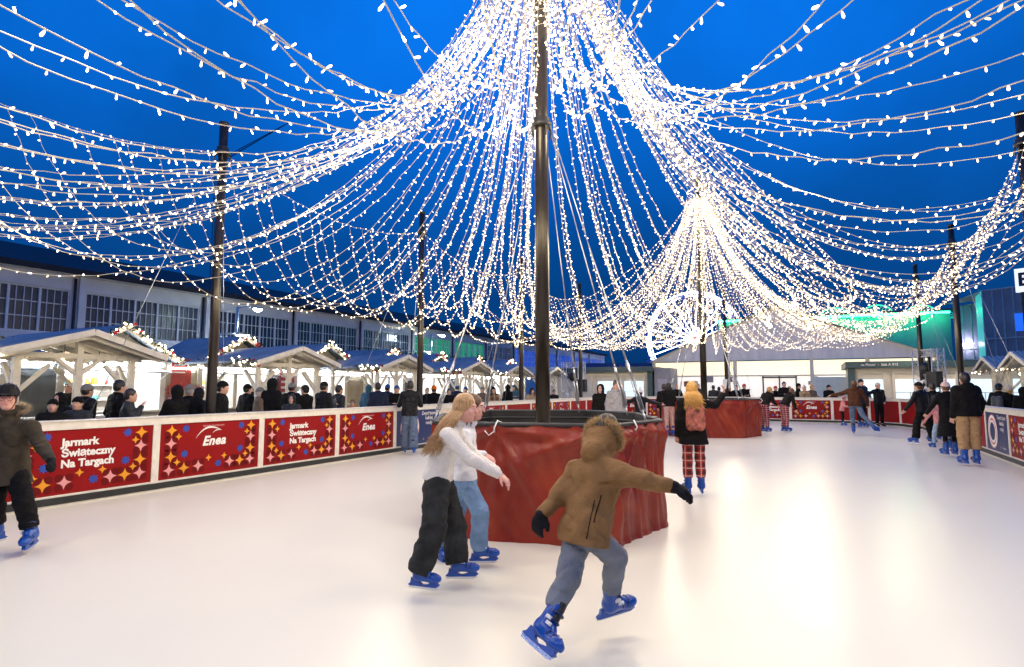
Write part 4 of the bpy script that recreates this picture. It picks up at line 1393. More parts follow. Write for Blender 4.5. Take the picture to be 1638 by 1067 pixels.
for sx in (-1, 1):
    for yy in (-1.2, 1.2): lg.tube([(0, yy * .7, hz), (sx * 3.4, yy, 0)], .16, 6)
lg.build('support_leg', M_NEON, t)
# blue lit pavilions at its foot
for (px, w_, lab) in ((962, 4.0, 'blue lit kiosk far behind, left one below the light swags'), (1022, 3.2, 'blue lit kiosk far behind, nearest the ferris wheel')):
    p = P(px, 600, 72)
    t = thing('lit_kiosk', lab, 'kiosk', (p.x - w_ / 2, p.y, 0), 0, 'blue lit kiosks at the fairground')
    m = MB(); m.box(0, w_, 0, 3, 0, 4.1); m.build('wall', mat('kiosk_blue', (.03, .07, .3), .5, emit=(.01, .05, .45), estr=.5), t)
    m = MB(); m.box(-.2, w_ + .2, -.2, 3.2, 4.1, 4.6); m.build('roof', mat('kiosk_roof', (.08, .12, .3), .5), t)
    m = MB(); m.box(.5, w_ - .5, -.05, -.01, 2.9, 3.5); m.build('lit_band', mat('kiosk_light', (.8, .9, 1), .4, emit=(.5, .7, 1), estr=1.2), t)

# ================================================================== LIGHTING TRUSSES
def truss_tower(p, rot, h, label, w=1.0):
    t = thing('truss_tower', label, 'lighting truss', (p.x, p.y, 0), rot, 'aluminium lighting towers')
    M_AL = mat('aluminium_truss', (.62, .62, .62), .45, metal=.3, noise=.05)
    for sx in (-w / 2, w / 2):
        m = MB(); s = .14
        cs = [(sx - s, -s), (sx + s, -s), (sx + s, s), (sx - s, s)]
        for (x, y) in cs: m.tube([(x, y, 0), (x, y, h)], .024, 6)
        z = 0
        while z < h - .25:
            for a in range(4):
                b = (a + 1) % 4
                m.tube([(cs[a][0], cs[a][1], z), (cs[b][0], cs[b][1], z + .25)], .011, 4)
            z += .25
        m.build('truss_leg', M_AL, t)
    m = MB(); s = .13
    for (y, z) in ((-s, h - .05), (s, h - .05), (-s, h - .31), (s, h - .31)): m.tube([(-w / 2, y, z), (w / 2, y, z)], .022, 6)
    for k in range(8):
        x = -w / 2 + k * w / 8
        m.tube([(x, -s, h - .05), (x + w / 8, -s, h - .31)], .01, 4); m.tube([(x, -s, h - .31), (x + w / 8, -s, h - .05)], .01, 4)
    m.build('truss_beam', M_AL, t)
    m = MB()
    m.ball((0, -.12, h - .75), .20, 10, 8, (1, 1, 1.15)); m.box(-.24, -.19, -.2, -.04, h - .85, h - .32); m.box(.19, .24, -.2, -.04, h - .85, h - .32)
    m.build('moving_head_lamp', M_BLACK, t)
    m = MB(); rnd = random.Random(int(h * 10))
    for k in range(90):
        c = Vector((rnd.uniform(-.3, .3), rnd.uniform(-.2, .1), rnd.uniform(h - 1.6, h - .9))); d = Vector((rnd.gauss(0, .1), rnd.gauss(0, .05), rnd.gauss(0, .1)))
        i = m.addv(c, c + d, c + Vector((d.z, d.y, d.x))); m.face((i, i + 1, i + 2))
    m.build('foil_wrap', M_AL, t)
    m = MB(); m.box(w / 2 - .1, w / 2 + .35, -.45, -.16, h - 1.5, h - .9); m.tube([(w / 2 + .1, -.3, .2), (w / 2 + .1, -.3, h - 1.5)], .025, 6); m.build('loudspeaker', M_BLACK, t)
truss_tower(P(917, 600, 29.5), ROT_F, 2.9, 'lighting truss with loudspeaker beside the cream pavilion, right of the central mast', .9)
truss_tower(P(1486, 600, 22.5), ROT_R + .6, 3.1, 'lighting truss wrapped in foil between the two right masts', .9)
# wall loudspeaker
t = thing('wall_loudspeaker', 'small black loudspeaker hanging at the left end of the tent front', 'loudspeaker', P(1050, 605, 36.5), ROT_F)
m = MB(); m.box(-.2, .2, 0, .25, -.5, .3); m.build('cabinet', M_BLACK, t)
m = MB(); m.box(-.02, .02, .25, .9, -.02, .02); m.build('bracket', M_DARKSTEEL, t)
# ================================================================== TOWER CRANE FAR OFF
cb = P(350, 262, 150); tip = P(462, 196, 150)
t = thing('tower_crane', 'dark jib of a distant crane behind the nearest left mast', 'crane', (cb.x, cb.y, 0), 0)
M_CR = mat('crane_steel', (.03, .03, .04), .6)
m = MB()
for sx in (-.6, .6):
    for sy in (-.6, .6): m.tube([(sx, sy, 0), (sx, sy, cb.z)], .09, 4)
for k in range(int(cb.z / 1.5)): m.tube([(-.6, -.6, k * 1.5), (.6, -.6, k * 1.5 + 1.5)], .06, 4); m.tube([(.6, -.6, k * 1.5), (-.6, -.6, k * 1.5 + 1.5)], .06, 4)
m.build('crane_mast', M_CR, t)
m = MB(); a = Vector((0, 0, cb.z)); b = tip - Vector((cb.x, cb.y, 0)); d = (b - a)
up = Vector((-d.z, 0, d.x)).normalized() * .9
m.tube([a, b], .13, 4); m.tube([a + up, b], .11, 4)
for k in range(22): m.tube([a + d * k / 22, a + up * (1 - (k + .5) / 22) + d * (k + .5) / 22], .06, 4); m.tube([a + up * (1 - (k + .5) / 22) + d * (k + .5) / 22, a + d * (k + 1) / 22], .06, 4)
m.build('jib', M_CR, t)
# ================================================================== IMPLICIT-SURFACE FIGURES
def nv(v): return np.array(v, dtype=np.float32)
def unit(v):
    v = np.asarray(v, dtype=np.float64); return (v / (np.linalg.norm(v) + 1e-9)).astype(np.float32)
def smin(a, b, k):
    if k <= 0: return np.minimum(a, b)
    h = np.maximum(k - np.abs(a - b), 0) / k
    return np.minimum(a, b) - h * h * k * .25
def prim_d(P_, pr):
    if pr[0] == 'c':
        a, b, ra, rb = nv(pr[1]), nv(pr[2]), pr[3], pr[4]
        ab = b - a; L2 = float(ab @ ab) + 1e-9
        pa = P_ - a
        t = np.clip((pa @ ab) / L2, 0, 1)
        q = pa - t[:, None] * ab
        return np.sqrt(np.einsum('ij,ij->i', q, q)) - (ra + (rb - ra) * t)
    if pr[0] == 'e':
        c, ax, r = nv(pr[1]), np.array(pr[2], dtype=np.float32), nv(pr[3])
        q = (P_ - c) @ ax.T
        k0 = np.sqrt(((q / r) ** 2).sum(1)); k1 = np.sqrt(((q / (r * r)) ** 2).sum(1)) + 1e-6
        return np.where(k0 < .05, -r.min(), k0 * (k0 - 1) / k1)
    if pr[0] == 't':      # torus: centre, axes, radii (a, b), tube r
        c, ax = nv(pr[1]), np.array(pr[2], dtype=np.float32)
        q = (P_ - c) @ ax.T
        rr = np.sqrt((q[:, 0] / pr[3]) ** 2 + (q[:, 1] / pr[4]) ** 2)
        m_ = (pr[3] + pr[4]) / 2
        return np.sqrt(((rr - 1) * m_) ** 2 + q[:, 2] ** 2) - pr[5]
def wr(P_, f, ph=0.0):
    q = P_ + .035 * np.sin(P_[:, [1, 2, 0]] * 11 + ph)
    cr = (1 - np.abs(np.sin(q @ nv((.30, -.25, .93)) * f * .55 + ph + 1.5 * np.sin(P_ @ nv((4, 3, 2)))))) ** 5 + (1 - np.abs(np.sin(q @ nv((-.55, .35, .75)) * f * .42 + ph * 2 + 1.8 * np.sin(P_ @ nv((-3, 4, 3)))))) ** 5
    return .9 * cr + (np.sin(q @ nv((.35, .2, .92)) * f + ph) + .6 * np.sin(q @ nv((-.7, .5, .8)) * f * 1.63 + 1.3 + ph) + .4 * np.sin(q @ nv((.6, .75, -.5)) * f * 2.7 + 2.1)) * .5
def field(P_, groups):
    out = None
    for g in groups:
        d = None
        for pr in g['p']:
            x = prim_d(P_, pr)
            d = x if d is None else smin(d, x, g.get('k', .03))
        if g.get('amp'): d = d + g['amp'] * wr(P_, g.get('f', 40), g.get('ph', 0))
        if g.get('quilt'):
            ax, per, am = g['quilt']
            d = d + am * (1 - np.abs(np.sin(P_ @ nv(ax) * math.pi / per))) 
        for pt, nn in g.get('cuts', ()):
            d = np.maximum(d, (P_ - nv(pt)) @ unit(nn))
        out = d if out is None else smin(out, d, g.get('ku', .02))
    return out
def bounds(groups):
    lo, hi = np.full(3, 1e9), np.full(3, -1e9)
    for g in groups:
        for pr in g['p']:
            if pr[0] == 'c':
                for q, r in ((pr[1], pr[3]), (pr[2], pr[4])):
                    lo = np.minimum(lo, np.array(q) - r); hi = np.maximum(hi, np.array(q) + r)
            elif pr[0] == 'e':
                r = max(pr[3]); lo = np.minimum(lo, np.array(pr[1]) - r); hi = np.maximum(hi, np.array(pr[1]) + r)
            else:
                r = max(pr[3], pr[4]) + pr[5]; lo = np.minimum(lo, np.array(pr[1]) - r); hi = np.maximum(hi, np.array(pr[1]) + r)
    return lo, hi
def sdf_mesh(groups, res, name='body'):
    lo, hi = bounds(groups)
    lo = lo - .03; hi = hi + .03
    B = 8; bs = B * res
    nb = np.ceil((hi - lo) / bs).astype(int) + 1
    gi = np.stack(np.meshgrid(*[np.arange(n) for n in nb], indexing='ij'), -1).reshape(-1, 3)
    cen = (lo + (gi + .5) * bs).astype(np.float32)
    d = field(cen, groups)
    act = gi[np.abs(d) < bs * .95 + .012]
    if len(act) == 0: return None
    G = nb * B + 2
    o = np.arange(B + 1)
    loc = np.stack(np.meshgrid(o, o, o, indexing='ij'), -1).reshape(-1, 3)
    idx = (act[:, None, :] * B + loc[None])          # nblk, 729, 3
    pts = (lo + idx.reshape(-1, 3) * res).astype(np.float32)
    D = np.concatenate([field(pts[i:i + 200000], groups) for i in range(0, len(pts), 200000)]).reshape(len(act), B + 1, B + 1, B + 1)
    S_ = D < 0
    c = S_[:, :-1, :-1, :-1].astype(np.int8)
    tot = np.zeros_like(c)
    for dx in (0, 1):
        for dy in (0, 1):
            for dz in (0, 1):
                tot += S_[:, dx:B + dx, dy:B + dy, dz:B + dz]
    cells = np.argwhere((tot > 0) & (tot < 8))
    if len(cells) == 0: return None
    b, x, y, z = cells.T
    acc = np.zeros((len(cells), 3)); cn = np.zeros(len(cells))
    corners = [(dx, dy, dz) for dx in (0, 1) for dy in (0, 1) for dz in (0, 1)]
    for i_, a_ in enumerate(corners):
        for ax in range(3):
            if a_[ax] == 1: continue
            e_ = list(a_); e_[ax] = 1
            da = D[b, x + a_[0], y + a_[1], z + a_[2]]; db = D[b, x + e_[0], y + e_[1], z + e_[2]]
            m_ = (da < 0) != (db < 0)
            t = np.where(m_, da / (da - db + 1e-12), 0)
            for q in range(3):
                acc[:, q] += np.where(m_, a_[q] + (t if q == ax else 0), 0)
            cn += m_
    pos = acc / cn[:, None]
    gc = act[b] * B + np.stack([x, y, z], -1)
    V = lo + (gc + pos) * res
    key = (gc[:, 0].astype(np.int64) * G[1] + gc[:, 1]) * G[2] + gc[:, 2]
    srt = np.argsort(key); skey = key[srt]
    faces = []
    for ax in range(3):
        sl0 = [slice(0, B)] * 3; sl1 = [slice(0, B)] * 3; sl1[ax] = slice(1, B + 1)
        A_ = S_[:, sl0[0], sl0[1], sl0[2]]; B_ = S_[:, sl1[0], sl1[1], sl1[2]]
        ed = np.argwhere(A_ != B_)
        if len(ed) == 0: continue
        ins = A_[tuple(ed.T)]
        g0 = act[ed[:, 0]] * B + ed[:, 1:]
        o1, o2 = (ax + 1) % 3, (ax + 2) % 3
        qs = []
        for (p_, q_) in ((0, 0), (1, 0), (1, 1), (0, 1)):
            h = g0.copy(); h[:, o1] -= p_; h[:, o2] -= q_
            k_ = (h[:, 0].astype(np.int64) * G[1] + h[:, 1]) * G[2] + h[:, 2]
            j = np.clip(np.searchsorted(skey, k_), 0, len(skey) - 1)
            ok = skey[j] == k_
            qs.append(np.where(ok, srt[j], -1))
        Q = np.stack(qs, -1)
        ok = (Q >= 0).all(1)
        Q, ins = Q[ok], ins[ok]
        Q[~ins] = Q[~ins][:, ::-1]
        faces.append(Q)
    F = np.concatenate(faces)
    me = bpy.data.meshes.new(name)
    me.vertices.add(len(V)); me.vertices.foreach_set('co', V.astype(np.float32).ravel())
    me.loops.add(F.size); me.loops.foreach_set('vertex_index', F.astype(np.int32).ravel())
    me.polygons.add(len(F))
    me.polygons.foreach_set('loop_start', (np.arange(len(F)) * 4).astype(np.int32))
    me.polygons.foreach_set('loop_total', np.full(len(F), 4, dtype=np.int32))
    me.polygons.foreach_set('use_smooth', np.ones(len(F), dtype=bool))
    me.update(calc_edges=True); me.validate()
    return me

# ------------------------------------------------------------------ cloth and skin materials
def cloth(name, col, rough=.85, noise=.22, nscale=18, bump=.35, bscale=60):
    if name in MATS: return MATS[name]
    m = mat(name, col, rough, noise=noise, nscale=nscale, bump=bump, bscale=bscale, spec=.12)
    # soft crumple folds under the fine weave
    nt = m.node_tree; b = nt.nodes['Principled BSDF']
    tc = [n for n in nt.nodes if n.type == 'TEX_COORD'][0]
    n = nt.nodes.new('ShaderNodeTexNoise'); n.noise_type = 'RIDGED_MULTIFRACTAL'
    n.inputs['Scale'].default_value = 4.5; n.inputs['Detail'].default_value = 3; n.inputs['Distortion'].default_value = .9
    mp = nt.nodes.new('ShaderNodeMapping'); mp.inputs['Scale'].default_value = (1, 1, 1.9); mp.inputs['Rotation'].default_value = (.5, .35, 0)
    nt.links.new(tc.outputs['Object'], mp.inputs['Vector']); nt.links.new(mp.outputs[0], n.inputs['Vector'])
    bp = nt.nodes.new('ShaderNodeBump'); bp.inputs['Strength'].default_value = .9; bp.inputs['Distance'].default_value = .05
    nt.links.new(n.outputs['Fac'], bp.inputs['Height'])
    old = [l for l in nt.links if l.to_socket == b.inputs['Normal']]
    if old: nt.links.new(old[0].from_socket, bp.inputs['Normal'])
    nt.links.new(bp.outputs['Normal'], b.inputs['Normal'])
    return m
def plaid(name, base, dark, light, sc=16.0):
    if name in MATS: return MATS[name]
    m = bpy.data.materials.new(name); m.use_nodes = True
    nt = m.node_tree; b = nt.nodes['Principled BSDF']; l = nt.links.new
    tc = nt.nodes.new('ShaderNodeTexCoord'); sp = nt.nodes.new('ShaderNodeSeparateXYZ'); l(tc.outputs['Object'], sp.inputs[0])
    def stripes(o, f, th, sharp=.02, off=0.0):
        a = nt.nodes.new('ShaderNodeMath'); a.operation = 'MULTIPLY'; a.inputs[1].default_value = f; l(o, a.inputs[0])
        ad = nt.nodes.new('ShaderNodeMath'); ad.operation = 'ADD'; ad.inputs[1].default_value = off; l(a.outputs[0], ad.inputs[0])
        fr = nt.nodes.new('ShaderNodeMath'); fr.operation = 'FRACT'; l(ad.outputs[0], fr.inputs[0])
        g_ = nt.nodes.new('ShaderNodeMath'); g_.operation = 'LESS_THAN'; g_.inputs[1].default_value = th; l(fr.outputs[0], g_.inputs[0])
        return g_.outputs[0]
    def add(a, b_):
        s = nt.nodes.new('ShaderNodeMath'); s.operation = 'ADD'; l(a, s.inputs[0]); l(b_, s.inputs[1]); return s.outputs[0]
    dk = add(stripes(sp.outputs['X'], sc, .42), stripes(sp.outputs['Z'], sc, .42))
    lt = nt.nodes.new('ShaderNodeMath'); lt.operation = 'MAXIMUM'
    l(stripes(sp.outputs['X'], sc, .12, off=.3), lt.inputs[0]); l(stripes(sp.outputs['Z'], sc, .12, off=.3), lt.inputs[1])
    mx = nt.nodes.new('ShaderNodeMix'); mx.data_type = 'RGBA'; mx.inputs['A'].default_value = (*base, 1); mx.inputs['B'].default_value = (*dark, 1)
    hf = nt.nodes.new('ShaderNodeMath'); hf.operation = 'MULTIPLY'; hf.inputs[1].default_value = .45; l(dk, hf.inputs[0])
    l(hf.outputs[0], mx.inputs['Factor'])
    m2 = nt.nodes.new('ShaderNodeMix'); m2.data_type = 'RGBA'; m2.inputs['B'].default_value = (*light, 1)
    h2 = nt.nodes.new('ShaderNodeMath'); h2.operation = 'MULTIPLY'; h2.inputs[1].default_value = .75; l(lt.outputs[0], h2.inputs[0])
    l(h2.outputs[0], m2.inputs['Factor']); l(mx.outputs['Result'], m2.inputs['A']); l(m2.outputs['Result'], b.inputs['Base Color'])
    b.inputs['Roughness'].default_value = .85
    MATS[name] = m; return m
SKIN = mat('skin', (.60, .34, .25), .45, noise=.10, nscale=14, bump=.05, spec=.4)
SKIN2 = mat('flushed_skin', (.66, .34, .27), .45, noise=.14, nscale=11, bump=.05, spec=.4)
LIP = mat('lips', (.50, .14, .12), .4, noise=.05)
EYEW = mat('eye_white', (.7, .68, .66), .2, noise=0)
EYED = mat('eye_iris', (.03, .035, .05), .15, noise=0)
BLK = cloth('black_coat_cloth', (.0075, .0073, .008), .75)
BLK2 = cloth('black_nylon', (.010, .0105, .013), .45, bump=.2)
HAIRS = {'brown': mat('brown_hair', (.10, .045, .02), .45, noise=.4, nscale=30, stretch=(8, 8, 1)),
         'dark': mat('dark_hair', (.018, .012, .010), .45, noise=.4, nscale=30),
         'blond': mat('blond_hair', (.62, .34, .08), .42, noise=.45, nscale=22, stretch=(8, 8, .6)),
         'lightbrown': mat('light_brown_hair', (.42, .25, .11), .42, noise=.5, nscale=22, stretch=(8, 8, .6)),
         'grey': mat('grey_hair', (.35, .33, .31), .6, noise=.3)}

# ------------------------------------------------------------------ skates
M_SKATE = mat('blue_skate_plastic', (.001, .060, .34), .30, noise=.10, nscale=8, spec=.55)
M_SKATED = mat('dark_blue_skate_trim', (.004, .018, .10), .4, noise=.2)
M_BLADE = mat('skate_blade_steel', (.70, .72, .75), .2, metal=1.0, noise=.05)
def skate_meshes():
    boot = sdf_mesh([dict(p=[('c', (0, -.035, .135), (0, -.045, .30), .052, .058), ('c', (0, -.045, .115), (0, .10, .105), .045, .043),
                             ('e', (0, .125, .105), np.eye(3), (.047, .060, .040)), ('c', (0, -.05, .14), (0, .02, .15), .048, .045)], k=.035, amp=.0012, f=90,
                          cuts=[((0, -.045, .305), (0, -.1, 1)), ((0, 0, .078), (0, 0, -1))])], .0065, 'boot')
    ridge = MB()
    for (y, z, w_, h_) in ((.055, .150, .050, .018), (.095, .148, .047, .015), (.128, .143, .042, .013)):
        ridge.tube([(-w_, y - .01, z - .035), (-w_ * .8, y, z - .008), (0, y + .004, z + .006), (w_ * .8, y, z - .008), (w_, y - .01, z - .035)], .0065, 6)
    ridge.tube([(-.052, -.01, .25), (-.04, .018, .262), (0, .028, .265), (.04, .018, .262), (.052, -.01, .25)], .009, 6)
    ridge.tube([(-.05, .0, .20), (-.04, .02, .208), (0, .035, .212), (.04, .02, .208), (.05, .0, .20)], .009, 6)
    buckle = MB()
    for z, y in ((.205, -.005), (.172, .022)):
        buckle.box(.046, .062, y - .022, y + .020, z - .010, z + .012)
        buckle.ball((.062, y - .012, z), .007, 6, 5); buckle.ball((.062, y + .012, z), .007, 6, 5)
    M_ = Matrix(((0, 0, 1, 0), (1, 0, 0, 0), (0, 1, 0, 0), (0, 0, 0, 1)))
    hold = MB()
    hold.poly([(-.118, .10), (-.125, .055), (-.150, .034), (-.125, .026), (.135, .026), (.168, .048), (.150, .062), (.160, .10)],
              [[(-.045, .066), (.010, .074), (.062, .070), (.078, .058), (.02, .043), (-.005, .042)]], M=Matrix.Translation((-.016, 0, 0)) @ M_, thick=.032)
    blade = MB()
    blade.poly([(-.150, .030), (-.146, .004), (-.05, 0), (.11, 0), (.148, .008), (.168, .040), (.13, .03)], M=Matrix.Translation((-.0022, 0, 0)) @ M_, thick=.0044)
    liner = sdf_mesh([dict(p=[('c', (0, -.045, .29), (0, -.047, .312), .050, .054), ('c', (0, .0, .22), (0, -.012, .31), .035, .032)], k=.02, amp=.002, f=90)], .009, 'liner')
    for m_, mm in ((boot, M_SKATE), (liner, M_BLACK)): m_.materials.append(mm)
    return dict(boot=boot, strap=ridge.mesh('strap', M_SKATED), buckle=buckle.mesh('buckle', M_WPRINT), blade_holder=hold.mesh('blade_holder', M_SKATE),
                blade=blade.mesh('blade', M_BLADE), liner=liner)
SK = skate_meshes()
def put_skate(root, ankle, fwd, up, s=1.0, detail=True):
    f = Vector(fwd).normalized(); u = Vector(up); u = (u - f * u.dot(f)).normalized(); r = f.cross(u)
    R = Matrix((r, f, u)).transposed().to_4x4()
    a = Vector(ankle)
    M = Matrix.Translation(a) @ R @ Matrix.Diagonal((s, s, s, 1)) @ Matrix.Translation((0, .04, -.16))
    b = link('skate', SK['boot'], root, M=M)
    link('blade_holder', SK['blade_holder'], b); link('blade', SK['blade'], b)
    if detail:
        link('strap', SK['strap'], b); link('buckle', SK['buckle'], b); link('liner', SK['liner'], b)
    return b

# ------------------------------------------------------------------ person builder
MESHC = {}
def get_mesh(key, fn):
    if key is None: return fn()
    if key not in MESHC: MESHC[key] = fn()
    return MESHC[key]
def add_part(name, me, m, root):
    if me is None: return None
    if len(me.materials) == 0: me.materials.append(None)
    o = link(name, me, root)
    if me.users > 1 or True:
        o.material_slots[0].link = 'OBJECT'
        o.material_slots[0].material = m
    return o
def vadd(a, b, s=1.0): return tuple(np.array(a) + np.array(b) * s)
def hand_prims(w, d, n, side, s=1.0, curl=.5, glove=False):
    """w wrist, d along the hand, n palm normal (towards palm), side = +1 thumb on d x n side"""
    d = unit(d); n = np.array(n); n = unit(n - d * float(n @ d)); t = np.cross(d, n) * side
    g_ = 1.25 if glove else 1.0
    pr = [('e', vadd(w, d, .048 * s), np.stack([t, d, n]), (.040 * s * g_, .052 * s, .016 * s * g_))]
    for i, (o, ln) in enumerate(((.030, .88), (.010, 1.0), (-.011, .95), (-.031, .75))):
        b0 = np.array(w) + d * .085 * s + t * o * s
        c1 = curl * (.7 + .15 * i); c2 = c1 + .6 * curl + .2
        d1 = d * math.cos(c1) + n * math.sin(c1) + t * o * 2.0; d2 = d * math.cos(c2) + n * math.sin(c2) + t * o * .5
        m1 = b0 + unit(d1) * .042 * s * ln; m2 = m1 + unit(d2) * .036 * s * ln
        pr.append(('c', tuple(b0), tuple(m1), .0095 * s * g_, .0085 * s * g_)); pr.append(('c', tuple(m1), tuple(m2), .0085 * s * g_, .007 * s * g_))
    b0 = np.array(w) + d * .030 * s + t * .032 * s
    m1 = b0 + unit(d * .7 + t * .7 + n * .3) * .038 * s; m2 = m1 + unit(d * .9 + t * .25 + n * .5) * .030 * s
    pr.append(('c', tuple(b0), tuple(m1), .012 * s * g_, .010 * s * g_)); pr.append(('c', tuple(m1), tuple(m2), .010 * s * g_, .008 * s * g_))
    return pr
def locks_mesh(hc, f, up, r, n, L0, L1, gdir, seed, rad=.0075, spread=.05, front_cut=.25, s=1.0, drape=(0, 0, 0), azmax=2.45):
    rnd = random.Random(seed); mb = MB()
    f = Vector(f); up = Vector(up); r = Vector(r); hc = Vector(hc); gdir = Vector(gdir).normalized(); drape = Vector(drape)
    for k in range(n):
        az = rnd.uniform(-azmax, azmax)      # around up axis, 0 = back
        el = rnd.uniform(-.15, 1.25)
        dir_ = (-f * math.cos(az) + r * math.sin(az)) * math.cos(el) + up * math.sin(el)
        if dir_.dot(f) > front_cut + .3 * el: continue
        p0 = hc + Vector((0, 0, 0)) + (r * dir_.dot(r) * .083 + f * (dir_.dot(f) * .100) + up * dir_.dot(up) * .118) * s
        out = (dir_ - up * dir_.dot(up)); out = out.normalized() if out.length > .01 else -f
        pts = [p0]
        # slide down the skull then hang
        elv = el; p = p0
        while elv > -.2:
            elv -= .4
            dd = (-f * math.cos(az) + r * math.sin(az)) * math.cos(max(elv, -.2)) + up * math.sin(max(elv, -.2))
            p = hc + (r * dd.dot(r) * .086 + f * dd.dot(f) * .103 + up * dd.dot(up) * .118) * s
            pts.append(p)
        Ln = rnd.uniform(L0, L1); m_ = 9
        sw = Vector((rnd.uniform(-1, 1), rnd.uniform(-1, 1), 0)) * spread
        for j in range(1, m_ + 1):
            t = j / m_
            q = p + gdir * Ln * t + out * (.025 * math.sin(math.pi * min(1, t * 1.3))) + sw * t * t + drape * t + Vector((math.sin(t * 7 + k), math.cos(t * 6 + k * 2), 0)) * .005
            pts.append(q)
        rs_ = [rad * .7] + [rad * (1 - .75 * (i / (len(pts) - 1)) ** 2) for i in range(1, len(pts))]
        mb.tube(pts, rs_, 5)
    return mb.mesh('hair')
def build_person(label, J, spec, loc, rot=0.0, key=None, group=None):
    """J: joints in local coordinates. spec keys: s, res, skin, jacket, pants, hat, hair ..."""
    g = spec.get
    s = g('s', 1.0); res = g('res', .014); cres = g('cres', res * 1.2)
    root = thing('person', label, 'person', loc, rot, group)
    f = unit(J['face']); up0 = np.array(J.get('hup', (0, 0, 1)), dtype=np.float32); up = unit(up0 - f * float(up0 @ f)); r = np.cross(f, up)
    hc = np.array(J['hed'])
    A = lambda a, b, c: tuple(hc + (r * a + f * b + up * c) * s)
    ax = np.stack([r, f, up])
    sL, sR, eL, eR, wL, wR = [np.array(J[k]) for k in ('sL', 'sR', 'eL', 'eR', 'wL', 'wR')]
    hL, hR, kL, kR, aL, aR = [np.array(J[k]) for k in ('hL', 'hR', 'kL', 'kR', 'aL', 'aR')]
    pel, che, nek = [np.array(J[k]) for k in ('pel', 'che', 'nek')]
    side = unit(sR - sL); hside = unit(hR - hL)
    def body():
        pr = [('e', A(0, -.006, .022), ax, (.073 * s, .093 * s, .100 * s)), ('e', A(0, .028, -.052), ax, (.053 * s, .060 * s, .060 * s)),
              ('e', A(0, .066, -.094), ax, (.022 * s, .018 * s, .016 * s)),
              ('c', tuple(nek), A(0, -.012, -.05), .056 * s, .052 * s),
              ('c', tuple(sL + side * .03), tuple(sR - side * .03), .055 * s, .055 * s),
              ('c', tuple(che - side * .06 * s), tuple(pel - hside * .05 * s), .095 * s, .098 * s), ('c', tuple(che + side * .06 * s), tuple(pel + hside * .05 * s), .095 * s, .098 * s),
              ('c', tuple(sL), tuple(eL), .046 * s, .038 * s), ('c', tuple(eL), tuple(wL), .037 * s, .024 * s),
              ('c', tuple(sR), tuple(eR), .046 * s, .038 * s), ('c', tuple(eR), tuple(wR), .037 * s, .024 * s),
              ('c', tuple(hL), tuple(kL), .078 * s, .052 * s), ('c', tuple(kL), tuple(aL), .050 * s, .036 * s),
              ('c', tuple(hR), tuple(kR), .078 * s, .052 * s), ('c', tuple(kR), tuple(aR), .050 * s, .036 * s)]
        face = [('c', A(0, .088, .018), A(0, .112, -.020), .008 * s, .0125 * s), ('e', A(0, .080, .036), ax, (.048 * s, .016 * s, .011 * s)),
                ('e', A(.036, .066, -.022), ax, (.026 * s, .020 * s, .022 * s)), ('e', A(-.036, .066, -.022), ax, (.026 * s, .020 * s, .022 * s)),
                ('e', A(.074, -.006, -.008), ax, (.010 * s, .018 * s, .030 * s)), ('e', A(-.074, -.006, -.008), ax, (.010 * s, .018 * s, .030 * s)),
                ('e', A(0, .084, -.056), ax, (.024 * s, .012 * s, .012 * s))]
        hp = hand_prims(wL, J.get('hdL', wL - eL), J.get('pnL', side), J.get('tsL', 1), s, J.get('curl', .5), g('gloves') is not None) + \
            hand_prims(wR, J.get('hdR', wR - eR), J.get('pnR', -side), J.get('tsR', -1), s, J.get('curl', .5), g('gloves') is not None)
        return sdf_mesh([dict(p=pr, k=.045 * s), dict(p=face, k=.012 * s, ku=.014 * s), dict(p=hp, k=.008 * s, ku=.02 * s)], res, 'body')
    add_part('body', get_mesh(key and key + 'b', body), g('skin', SKIN), root)
    if g('face', False):
        for sx in (-1, 1):
            m = MB(); m.ball(A(sx * .031, .0745, .008), .0135 * s, 10, 8); e_ = m.build('eye', EYEW, root)
            m = MB(); m.ball(tuple(np.array(A(sx * .031, .0745, .008)) + f * .0068 * s), .0085 * s, 8, 6); m.build('iris', EYED, e_)
            m = MB(); m.tube([A(sx * .013, .093, .031), A(sx * .032, .092, .036), A(sx * .050, .080, .031)], [.003 * s, .0035 * s, .002 * s], 6); m.build('eyebrow', HAIRS[g('hair', 'brown')], root)
            m = MB(); m.tube([A(sx * .016, .0875, .013), A(sx * .031, .0905, .0185), A(sx * .047, .080, .012)], .0028 * s, 5); m.build('upper_eyelid', g('skin', SKIN), e_)
        m = MB(); m.tube([A(-.024, .086, -.055), A(-.010, .0965, -.0535), A(0, .0985, -.055), A(.010, .0965, -.0535), A(.024, .086, -.055)], [.002 * s, .0045 * s, .0042 * s, .0045 * s, .002 * s], 6)
        m.tube([A(-.020, .086, -.060), A(0, .0965, -.063), A(.020, .086, -.060)], [.002 * s, .0052 * s, .002 * s], 6)
        m.build('mouth', LIP, root)
